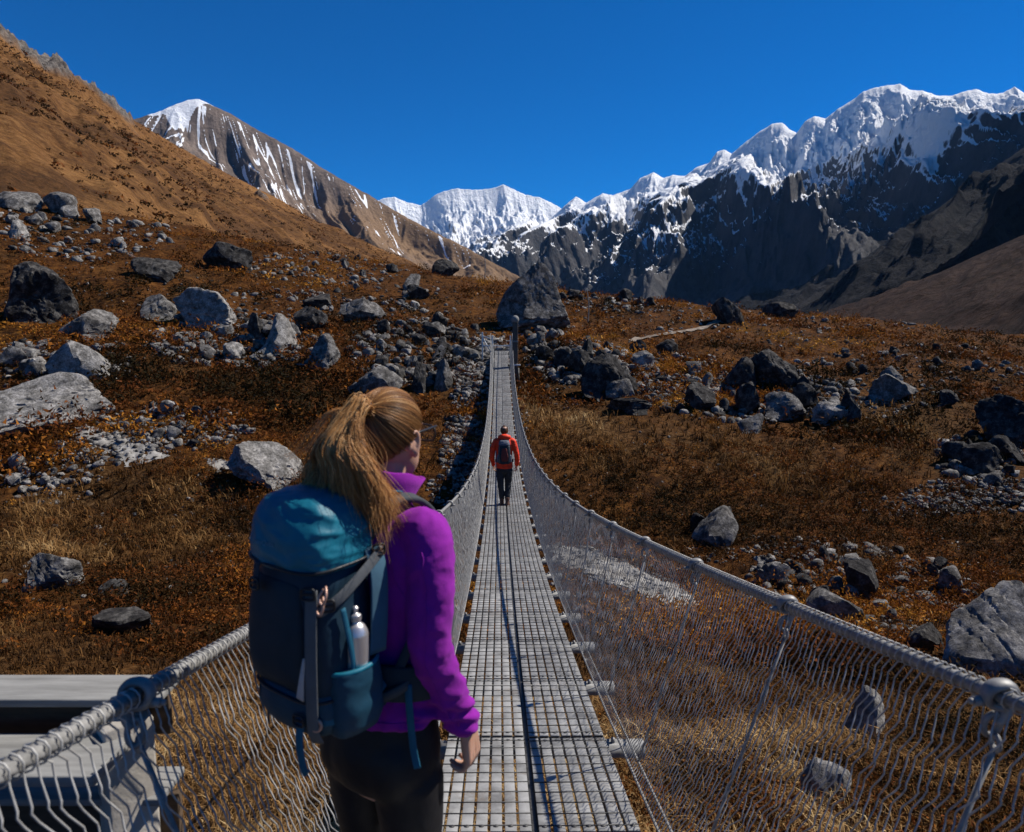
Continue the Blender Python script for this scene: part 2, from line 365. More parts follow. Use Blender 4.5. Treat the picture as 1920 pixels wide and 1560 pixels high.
# snow ranges
def snow_mat(name, rock_lo, rock_hi, bs=60):
    s = NT(name)
    rk = s.ramp(s.noise(.006, 10, .68), [(.32, rock_lo), (.68, rock_hi)])
    sn = s.math('ADD', s.attr('snow'), s.math('MULTIPLY', s.math('SUBTRACT', s.noise(.010, 8, .72), .5), .75))
    sn = s.ramp(sn, [(.44, 0), (.56, 1)])
    s.color(s.mix(sn, rk, (.90, .91, .93))).set(Roughness=.8, Specular_IOR_Level=.15)
    s.bump(s.noise(.012, 10, .72), .8, bs); return s.m
me, I = mountain('snow_peak', [(560, 420, 11000), (640, 395, 11000), (720, 372, 11000), (738, 369, 11000), (760, 378, 11000), (790, 385, 11000), (812, 368, 11000), (832, 358, 11000), (860, 353, 11000), (885, 357, 11000), (915, 354, 11000), (930, 352, 11000), (944, 345, 11000), (958, 353, 11000), (985, 365, 11000), (1012, 370, 11000), (1030, 378, 11000), (1050, 390, 11000), (1100, 420, 11000), (1180, 470, 11000)],
                 [(.35, -1), (.1, -1)], 3400, -14, 520, 240, amp=560, scale=1100, an=.5, jag=3.0, gain=.54, fine=.30, f2=4, cap_=.79, prof=.8, seed=5.1, oct=6)
hz = (I['z']+14)/1900
attr(me, 'snow', np.clip(.35+1.5*(I['up']-.30)+.5*(hz-.35), 0, 1.3).ravel())
setting('snow_peak', me, snow_mat('far_snow', (.045, .05, .062), (.14, .14, .15), 90))
SR = [(860, 560, 9000), (920, 515, 8900), (955, 488, 8700), (985, 455, 8500), (1012, 428, 8350), (1040, 404, 8200), (1058, 386, 8100), (1080, 368, 8000), (1100, 380, 7900), (1130, 362, 7800), (1150, 366, 7700), (1182, 354, 7600), (1200, 334, 7500), (1226, 323, 7400), (1245, 334, 7350), (1262, 328, 7300), (1285, 330, 7250), (1305, 314, 7200), (1330, 305, 7100), (1345, 284, 7050), (1357, 280, 7000), (1372, 288, 6950), (1398, 266, 6900), (1425, 246, 6820), (1448, 232, 6750), (1466, 229, 6700), (1478, 240, 6650), (1494, 250, 6600), (1508, 228, 6550), (1528, 218, 6500), (1548, 222, 6450), (1570, 205, 6400), (1600, 186, 6350), (1618, 172, 6300), (1640, 164, 6250), (1665, 160, 6200), (1688, 157, 6150), (1705, 168, 6120), (1730, 170, 6080), (1755, 178, 6040), (1780, 181, 6000), (1805, 172, 5950), (1830, 167, 5920), (1855, 176, 5880), (1880, 174, 5850), (1902, 162, 5820), (1925, 178, 5780), (2050, 150, 5600), (2300, 200, 5300)]
me, I = mountain('snow_range', SR, [(-.35, -1), (-.4, -1), (-.45, -1)], [3000, 3700, 4100, 4300], -14, 1000, 420, amp=680, scale=1000, an=.42, jag=2.4, prof=1.0, seed=8.3, oct=8, gain=.52, fine=.24, f2=4.2, ramp=.40, cap_=.79)
sc_, sr_ = project(I['P'])
SL = np.interp(sc_, [860, 955, 1060, 1170, 1260, 1330, 1400, 1450, 1520, 1600, 1680, 1740, 1820, 1920, 2100, 2300], [490, 455, 440, 430, 402, 395, 410, 375, 335, 355, 330, 355, 300, 255, 240, 250])
nn = fbm(P3(I['al']/600, I['off']/800, 3.3), 6, .62).reshape(I['al'].shape)
k = (SL+42-sr_)/60+3.0*(I['up']-.66)+1.7*nn+.8*(-.05-I['N'])
attr(me, 'snow', np.clip(.5+.5*k, -.3, 1.35).ravel())
setting('snow_range', me, snow_mat('range_snow', (.018, .021, .028), (.090, .083, .082), 70))  # blue of the distant haze is mixed into the rock colour
# dark spur in front of the range, brown slope on the right
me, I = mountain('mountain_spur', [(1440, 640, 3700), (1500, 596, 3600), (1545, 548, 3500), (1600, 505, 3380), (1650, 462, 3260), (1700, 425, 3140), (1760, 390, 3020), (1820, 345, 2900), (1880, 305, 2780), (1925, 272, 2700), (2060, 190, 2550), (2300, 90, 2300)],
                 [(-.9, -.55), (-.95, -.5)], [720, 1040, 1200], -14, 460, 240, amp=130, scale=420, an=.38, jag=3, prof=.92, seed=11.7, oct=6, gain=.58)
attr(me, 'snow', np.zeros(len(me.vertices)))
s = NT('spur_rock'); s.color(s.ramp(s.noise(.008, 10, .68), [(.3, (.005, .006, .008)), (.5, (.012, .012, .0135)), (.72, (.029, .026, .026))])).set(Roughness=.95, Specular_IOR_Level=.05); s.bump(s.noise(.012, 10, .72), .9, 40)  # dark blue cast of the haze is put into this rock colour
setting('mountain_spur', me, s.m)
me, I = mountain('slope', [(1530, 625, 1150), (1575, 606, 1100), (1640, 572, 1020), (1700, 540, 960), (1760, 512, 900), (1820, 484, 850), (1880, 458, 800), (1925, 438, 760), (2100, 340, 700), (2400, 180, 600)],
                 [(-.8, -.8), (-.8, -.7)], [330, 420, 460], -16, 420, 200, amp=16, scale=170, an=.35, jag=1.5, prof=.95, seed=14.2)
s = NT('slope_scrub'); cc = s.mix(.5, s.ramp(s.noise(.02, 9, .65), [(.3, (.013, .008, .006)), (.55, (.030, .017, .013)), (.75, (.054, .033, .024))]), s.ramp(s.noise(.22, 8, .7), [(.4, (.009, .006, .005)), (.6, (.052, .030, .021))]))
s.color(cc).set(Roughness=.95, Specular_IOR_Level=.05); s.bump(s.noise(.12, 9, .7), .8, 5)
setting('slope', me, s.m)
# pale river bed on the valley floor
me = npmesh('river', spline([(1450, 2600, -13.4), (1330, 3000, -13.4), (1220, 3600, -13.4)], 2).tolist()+[(1340, 3650, -13.4), (1480, 3000, -13.4), (1600, 2600, -13.4)], [np.arange(4)[None]]) if False else npmesh('river', [(1080, 2500, -13), (1290, 2500, -13), (1800, 3900, -13), (1620, 3900, -13)], [np.arange(4)[None]])
s = NT('river_gravel'); s.color(s.ramp(s.noise(.02, 6), [(.3, (.30, .29, .28)), (.7, (.55, .54, .52))])).set(Roughness=.9)
tag(link('river', me, s.m), kind='structure')

# the air
def haze():
    me = MB().box((0, 0, 1270), (34000, 34000, 2600)).mesh('haze')
    m = bpy.data.materials.new('haze_air'); m.use_nodes = True; t = m.node_tree; t.nodes.clear()
    o = t.nodes.new('ShaderNodeOutputMaterial'); v = t.nodes.new('ShaderNodeVolumePrincipled')
    v.inputs['Color'].default_value = (.22, .50, 1, 1); v.inputs['Density'].default_value = 0.95e-5; v.inputs['Anisotropy'].default_value = 0
    t.links.new(v.outputs[0], o.inputs['Volume']); return tag(link('haze', me, m), kind='stuff')
haze()
# ------------------------------------------------------------ suspension bridge
BX = lambda d: .15-.017*np.asarray(d, float)
DZ = lambda d: -2.15+.00426*(np.asarray(d, float)-2.9)*(np.asarray(d, float)-50.5)
HS = lambda d: np.interp(d, [-3, 1.5, 4, 7.3, 11, 16, 26, 38, 46, 51], [.99, .965, .875, .725, .655, .615, .60, .62, .68, .74])
_dd = np.linspace(-3, 52, 1101); _hh = np.convolve(np.pad(HS(_dd), 40, 'edge'), np.ones(81)/81, 'valid')
HS = lambda d: np.interp(d, _dd, _hh)
RH = 1.05; DW = .455; D0, D1 = -.44, 50.85
n = NT('galvanised_steel'); oi = n.n('ObjectInfo'); vm = n.n('VectorMath'); vm.operation = 'ADD'; cx_ = n.n('CombineXYZ'); n.l(n.math('MULTIPLY', oi.outputs['Random'], 37.), cx_.inputs[0]); n.l(n.math('MULTIPLY', oi.outputs['Random'], 91.), cx_.inputs[1]); n.l(n.co(), vm.inputs[0]); n.l(cx_.outputs[0], vm.inputs[1]); v = vm.outputs[0]
c = n.ramp(n.noise(5, 9, .68, v), [(.34, (.14, .136, .13)), (.5, (.26, .255, .245)), (.66, (.36, .352, .338))])
c = n.mix(1, c, n.ramp(oi.outputs['Random'], [(0, .80), (1, 1.12)]), 'MULTIPLY')
c = n.mix(n.math('MULTIPLY', n.ramp(n.noise(3.1, 8, .75, v, 1.0), [(.56, 0), (.66, 1)]), .55), c, (.13, .095, .065))
n.color(c).set(Roughness=.52, Metallic=.12); n.bump(n.noise(160, 3), .15, .002)
M_deck = n.m
n = NT('dark_steel'); n.color(n.ramp(n.noise(40, 5), [(.3, (.035, .035, .037)), (.7, (.09, .088, .086))])).set(Roughness=.6, Metallic=.5); M_dark = n.m
n = NT('wire_zinc'); n.color(n.ramp(n.noise(25, 4), [(.3, (.22, .212, .20)), (.7, (.42, .408, .385))])).set(Roughness=.5, Metallic=.15); M_wire = n.m
n = NT('rope_steel'); n.color(n.ramp(n.noise(30, 5), [(.3, (.14, .136, .128)), (.7, (.30, .29, .275))])).set(Roughness=.5, Metallic=.15); M_rope = n.m
n = NT('cast_zinc'); n.color(n.ramp(n.noise(20, 5), [(.3, (.14, .137, .13)), (.7, (.28, .272, .26))])).set(Roughness=.5, Metallic=.15); n.bump(n.noise(120, 3), .2, .002); M_clamp = n.m
bridge = empty('suspension_bridge', (0, 0, float(DZ(D0))))
tag(bridge, 'long grey steel suspension footbridge with slatted deck and wire mesh sides sagging across the gully', 'bridge')
BO = np.array([0, 0, float(DZ(D0))])
def part(mb, name, m, parent=bridge, smooth=False, off=BO):
    mb.V = [v-off for v in mb.V]; return mb.build(name, m, parent, smooth)
def ribbon_(pts, w, t=.006):
    P = np.array(pts, float); o = np.array([w/2, 0, 0]); h = np.array([0, 0, t/2]); V = np.stack([P-o-h, P-o+h, P+o+h, P+o-h], 1); k = len(P)
    a = np.arange(k-1)[:, None]*4; j = np.arange(4)[None]; j2 = (j+1) % 4
    return V.reshape(-1, 3), [np.stack([a+j, a+j2, a+4+j2, a+4+j], -1).reshape(-1, 4)]
# deck panels: two side by side, 46 bays
NB = 46; PL = (D1-D0)/NB; PW = DW-.012
pm = MB(); ns = 7; pit = PW/ns
for k in range(ns):
    cx = -PW/2+pit*(k+.5); w = pit*.80
    pm.box((cx, 0, -.004), (w, PL-.016, .008), m=0, bev=.0018)
    pm.box((cx-w/2+.0025, 0, -.02), (.003, PL-.02, .024), m=0); pm.box((cx+w/2-.0025, 0, -.02), (.003, PL-.02, .024), m=0)
    for e in (-1, 1):
        V, F = tube([(cx, e*(PL/2-.05), .0), (cx, e*(PL/2-.05), .0035)], .011, 8); pm.add(V, F, 1)
for j in range(10):
    y = -PL/2+PL*(j+.5)/10
    V, F = tube([(-PW/2+.004, y, .0012), (PW/2-.004, y, .0012)], .0034, 6); pm.add(V, F, 1)
for e in (-1, 1): pm.box((0, e*(PL/2-.02), -.022), (PW, .03, .012), m=1)
pme = pm.mesh('deck_panel')
for x in (M_deck, M_dark): pme.materials.append(x)
yawb = math.atan(.017)
for i in range(NB):
    y = D0+PL*(i+.5); slope = math.atan(.00426*(2*y-53.4))
    for sgn in (-1, 1):
        o = bpy.data.objects.new('deck_panel', pme); COL.objects.link(o); o.parent = bridge
        o.location = Vector((float(BX(y))+sgn*(DW/2+.004), y, float(DZ(y))))-Vector(BO)
        o.rotation_euler = Euler((slope+random.uniform(-.003, .003), random.uniform(-.006, .006), yawb))
# crossbeams: C-channels that stick out past the deck, hangers, clamps
cb = MB(); W2 = .68
cb.box((0, 0, 0), (2*W2, .074, .006)); cb.box((0, -.037, -.034), (2*W2, .005, .07)); cb.box((0, .037, -.034), (2*W2, .005, .07))
for sx in (-1, 1): cb.tube([(sx*(W2-.18), .0, .0), (sx*(W2-.18), 0, .03)], .012, 6)
cbm = cb.mesh('crossbeam'); cbm.materials.append(M_clamp)
BY = [D0+PL*i for i in range(NB+1)]
for y in BY:
    o = bpy.data.objects.new('crossbeam', cbm); COL.objects.link(o); o.parent = bridge
    o.location = Vector((float(BX(y)), y, float(DZ(y))-.046))-Vector(BO); o.rotation_euler = (0, 0, yawb)
    s = float(HS(y))
    if y > 9: o.scale = (min(1, max(.70, (s+.05)/W2)), 1, 1)
def clamp_mesh(rod):
    """cast hook over the cable with an eye below it; the cable runs along y through the origin"""
    c = MB(); th = np.linspace(-.55*np.pi, 1.02*np.pi, 22)
    rr = .031+.004*np.cos(2*th)
    hook = np.stack([rr*np.cos(th), 0*th, rr*np.sin(th)*1.15+.003], 1)
    hook = np.vstack([hook, [(-.031, 0, -.03), (-.022, 0, -.06), (-.006, 0, -.082)]])
    V, F = tube(spline(hook, 60), .0125, 10); V[:, 1] *= 1.75; c.add(V, F)
    e = np.linspace(0, 2*np.pi, 25); eye = np.stack([.021*np.sin(e), 0*e, -.092+.034*np.cos(e)], 1)
    V, F = tube(eye, .0085, 8, cap=False); c.add(V, F)
    c.tube([(.032, 0, -.018), (.062, 0, -.018)], .013, 6); c.tube([(.062, 0, -.018), (.074, 0, -.018)], .008, 8)
    return c.mesh('clamp')
clm = clamp_mesh(0); clm.materials.append(M_clamp); clm.polygons.foreach_set('use_smooth', np.ones(len(clm.polygons), bool))
def rail(y, sg): return np.array([float(BX(y))+sg*float(HS(y)), y, float(DZ(y))+RH])
for i, y in enumerate(BY):
    yt = y+(1.55-BY[2]) if True else y
    for sg in (-1, 1):
        if y+.1 > D1: continue
        yr = y-.24
        a = rail(yr, sg); b = np.array([float(BX(yr-.08))+sg*(DW+.13), yr-.08, float(DZ(yr-.08))-.02]); a0 = a+np.array([0, 0, -.118])
        m = MB(); m.tube(np.array([a0, a0+(b-a0)*.3, a0+(b-a0)*.7, b]), .0068, 6)
        # small forged loop closing the rod on the eye
        e = np.linspace(0, 2*np.pi, 13); m.add(*tube(np.stack([0*e+a0[0], a0[1]+.014*np.sin(e), a0[2]+.006+.018*np.cos(e)], 1), .006, 6, cap=False))
        h_ = part(m, 'hanger_rod', M_rope, smooth=True)
        c = bpy.data.objects.new('clamp', clm); COL.objects.link(c); c.parent = h_
        c.scale = (.86, .86, .86); c.location = Vector(a-BO); c.rotation_euler = (math.atan(.00426*(2*yr-53.4)), 0, math.pi if sg > 0 else 0)
# handrail ropes and the two lower side wires each side
for sg in (-1, 1):
    d = np.concatenate([np.arange(-2.6, 9, .014), np.arange(9, 51.5, .12)])
    pts = np.stack([BX(d)+sg*HS(d), d, DZ(d)+RH], 1); m = MB()
    m.tube(pts[d < 9], .0175, 30, lobes=(6, .34, .22)); m.tube(pts[d >= 8.98], .0165, 8)
    part(m, 'handrail_cable', M_rope, smooth=True)
    for off, zz in ((DW+.06, .015), (DW+.13, -.02)):
        d = np.arange(-1.2, 51.5, .2); m = MB(); m.tube(np.stack([BX(d)+sg*off, d, DZ(d)+zz], 1), .0065, 6)
        part(m, 'side_wire', M_rope, smooth=True)
    d = np.arange(-1.2, 51.5, .3); m = MB(); m.tube(np.stack([BX(d)+sg*.36, d, DZ(d)-.13], 1), .02, 8)
    part(m, 'deck_cable', M_rope, smooth=True)
m = MB(); d = np.arange(D0, D1, .28); m.add(*ribbon_([(float(BX(y)), y, float(DZ(y))-.03) for y in d], .07)); part(m, 'centre_joint', M_dark)
# chain-link mesh: one part per side
def side_mesh(sg):
    m = MB(); pitch = .034; rows = 8; k = 0; y = -1.6; Vs = []; 
    seg = [(0, 0)]; zz = 0
    per = 1/rows; steep = .5
    base = []
    for r_ in range(rows): base += [(0, r_*per), (1, (r_+steep)*per)]
    base = np.array(base+[(0, 1.0)])
    while y < 51:
        j = 2 if y > 22 else 1
        y += pitch; k += 1
        b = base.copy(); L = len(b)
        jit = rng.normal(size=(L, 3))*np.array([.003, .0035, .003])*np.array([1, 1, 1])
        yy = y+(b[:, 0]-.5)*pitch*.70+b[:, 1]*.05
        b[1:-1, 1] += .035*math.sin(y*3.7)+.03*math.sin(y*11.3+sg)
        f = b[:, 1]
        top = np.stack([BX(yy)+sg*HS(yy), yy, DZ(yy)+RH], 1); bot = np.stack([BX(yy)+sg*(DW+.06), yy, DZ(yy)+.015], 1)
        bow = np.sin(f*np.pi)*.03*sg
        pts = top*(1-f)[:, None]+bot*f[:, None]; pts[:, 0] += bow; pts += jit*np.sin(np.clip(f, .02, .98)*np.pi)[:, None]
        pts[:, 0] += sg*.004*(b[:, 0]-.5)
        if y < 7:
            pts = spline(np.repeat(pts, 2, 0)+np.tile([[0, 0, .008], [0, 0, -.008]], (L, 1)), L*3); m.add(*tube(pts, .0022, 5, cap=False))
            e = np.linspace(0, 2*np.pi, 11); c = top[0]; m.add(*tube(np.stack([c[0]+.0225*np.sin(e), c[1]+.006*np.cos(e/2), c[2]+.0225*np.cos(e)], 1), .0023, 5, cap=False))
        elif y < 20: m.add(*tube(pts, .0020, 4, cap=False))
        else: m.add(*tube(pts, .0022, 3, cap=False))
    return m
for sg in (-1, 1): part(side_mesh(sg), 'wire_mesh', M_wire, smooth=True)

# near end: pale pillar with steel planks on the left
n = NT('pale_concrete'); n.color(n.ramp(n.noise(6, 8, .65), [(.3, (.26, .235, .20)), (.7, (.42, .385, .34))])).set(Roughness=.9); n.bump(n.noise(60, 6), .4, .006); M_conc = n.m
n = NT('weathered_plank'); n.color(n.ramp(n.noise(4, 8, .7, n.co(scale=(1, 9, 9))), [(.3, (.13, .127, .12)), (.7, (.24, .236, .225))])).set(Roughness=.75); n.bump(n.noise(30, 5, .6, n.co(scale=(.4, 5, 5))), .35, .004); M_plank = n.m
n = NT('brown_wood'); n.color(n.ramp(n.noise(5, 8, .7, n.co(scale=(1, 6, 6))), [(.3, (.035, .022, .013)), (.7, (.10, .066, .04))])).set(Roughness=.85); M_wood = n.m
# ------------------------------------------------------------ rocks
def ico(k):
    bm = bmesh.new(); bmesh.ops.create_icosphere(bm, subdivisions=k, radius=1)
    bm.verts.index_update(); V = np.array([v.co[:] for v in bm.verts]); F = np.array([[v.index for v in f.verts] for f in bm.faces]); bm.free()
    return V, F
ICO = {k: ico(k) for k in (1, 2, 3, 4, 5)}
def rock_shape(k, seed, planes=13, rough=.085, taper=0.0, lean=0.0, flat=0):
    r_ = np.random.default_rng(seed); D, F = ICO[k]
    N = r_.normal(size=(planes, 3)); N /= np.linalg.norm(N, axis=1)[:, None]; h = r_.uniform(.40, .95, planes)
    dots = np.clip(D@N.T, 1e-3, None); rr = h[None]/dots; rr = np.where(D@N.T > .05, rr, 9)
    r = -np.log(np.exp(-38*np.minimum(rr, 1.4)).sum(1)+np.exp(-38*1.15))/38
    N3 = r_.normal(size=(22, 3)); N3 /= np.linalg.norm(N3, axis=1)[:, None]; h3 = r_.uniform(.80, 1.08, 22); dd = D@N3.T
    P = D*r[:, None]; sup = (P@N3.T).max(0)
    for _n, _h, _s in zip(N3, h3, sup):                          # knock the corners off: fresh flat fracture faces
        ex = np.clip(P@_n-_h*_s, 0, None); P = P-ex[:, None]*_n*.92
    ax = r_.normal(size=3); ax /= np.linalg.norm(ax); qd = P@ax*r_.uniform(2.2, 4.2)+.5*fbm(P*1.3+seed, 3)
    P = P*(1-.055*np.clip(1-np.abs((qd % 1)-.5)*9, 0, 1))[:, None]  # bedding cracks
    q = P*1.4+seed*3.7
    r2 = rough*fbm(q*1.2, 6, .62)*1.7-rough*np.clip(ridged(q*1.5+5, 4)-.66, 0, 1)*2.4
    P = P+D*r2[:, None]
    lo, hi = P.min(0), P.max(0); P = (P-(lo+hi)/2)/((hi-lo)/2)
    P[:, :2] *= np.where(P[:, 2] < 0, 1/np.sqrt(np.clip(1-.8*P[:, 2]**2, .12, 1)), 1)[:, None]; P[:, :2] /= np.abs(P[:, :2]).max(0)
    if taper:
        t = (P[:, 2]+1)/2; sc = 1-taper*t; P[:, 0] = P[:, 0]*sc+lean*t; P[:, 1] *= sc; lo, hi = P.min(0), P.max(0); P[:, 0] = (P[:, 0]-(lo[0]+hi[0])/2)/((hi[0]-lo[0])/2)
    return P, F
def rock_mat(name, lo, mid, hi, li=.35):
    n = NT(name); co = n.co()
    oi = n.n('ObjectInfo')
    ofs = n.n('VectorMath'); ofs.operation = 'ADD'; n.l(co, ofs.inputs[0]); cmb = n.n('CombineXYZ')
    n.l(n.math('MULTIPLY', oi.outputs['Random'], 57.), cmb.inputs[0]); n.l(cmb.outputs[0], ofs.inputs[1]); v = ofs.outputs[0]
    a = n.ramp(n.noise(2.2, 10, .68, v), [(.36, lo), (.5, mid), (.62, hi)])
    b = n.ramp(n.noise(11, 8, .7, v), [(.38, .40), (.62, 1.35)])
    c = n.mix(.75, a, n.mix(1, a, b, 'MULTIPLY'))
    dk = n.ramp(n.noise(4.5, 9, .75, v, 1.2), [(.54, 0), (.64, 1)])
    c = n.mix(n.math('MULTIPLY', dk, li), c, tuple(np.array(lo)*.5))
    n.color(c).set(Roughness=.92, Specular_IOR_Level=.1)
    n.bump(n.noise(5, 10, .72, v), .8, .10).bump(n.noise(30, 6, .7, v), .6, .02); return n.m
ROCKM = {'pale': rock_mat('pale_granite', (.085, .079, .072), (.20, .188, .174), (.34, .32, .30), .4),
         'grey': rock_mat('grey_granite', (.042, .039, .036), (.115, .107, .10), (.23, .217, .203), .55),
         'dark': rock_mat('dark_granite', (.013, .012, .012), (.038, .035, .033), (.105, .098, .09), .6)}
def put_rock(px, row, w, h, tone, label, name='boulder', cat='boulder', group=None, k=4, seed=None, taper=0., lean=0., yaw=None, sink=.42, depth=1.0, tilt=0., P0=None, rough=.085, planes=0):
    p = hit(px, row)[0] if P0 is None else P0
    if np.isnan(p[0]): return None
    dist = np.linalg.norm(p); wm = w*dist/FPX/2; hm = h*dist/FPX/2
    seed = seed if seed is not None else int(px*7+row*13) % 9973
    P, F = rock_shape(k, seed, taper=taper, lean=lean, planes=planes or (9 if k > 3 else 8), rough=rough)
    hm2 = hm/(1-sink*.5)
    Q = P*np.array([wm, depth*(wm*.6+hm*.4), hm2])
    if tilt: c, s_ = math.cos(tilt), math.sin(tilt); Q = np.stack([Q[:, 0]*c-Q[:, 2]*s_, Q[:, 1], Q[:, 0]*s_+Q[:, 2]*c], 1)
    if P0 is None and tone != 'dark' and not taper > .5: Q[:, 1] += (P[:, 2]+1)*.42*hm2  # the near face lies back and catches the light
    az = math.atan2(p[0], p[1]) if yaw is None else yaw
    Q[:, 2] += hm2-sink*hm2
    rm = npmesh(name, Q, F); o = link(name, rm, ROCKM[tone], smooth=True); rm.set_sharp_from_angle(angle=R(24 if k < 5 else 20))
    bk = depth*(wm*.6+hm*.4)*.6
    x, y = p[0]+math.sin(math.atan2(p[0], p[1]))*bk, p[1]+math.cos(math.atan2(p[0], p[1]))*bk
    o.location = (x, y, min(float(T([x], [y])[0]), p[2]+.35*hm)); o.rotation_euler = (0, 0, -az)
    tag(o, label, cat, group); return o
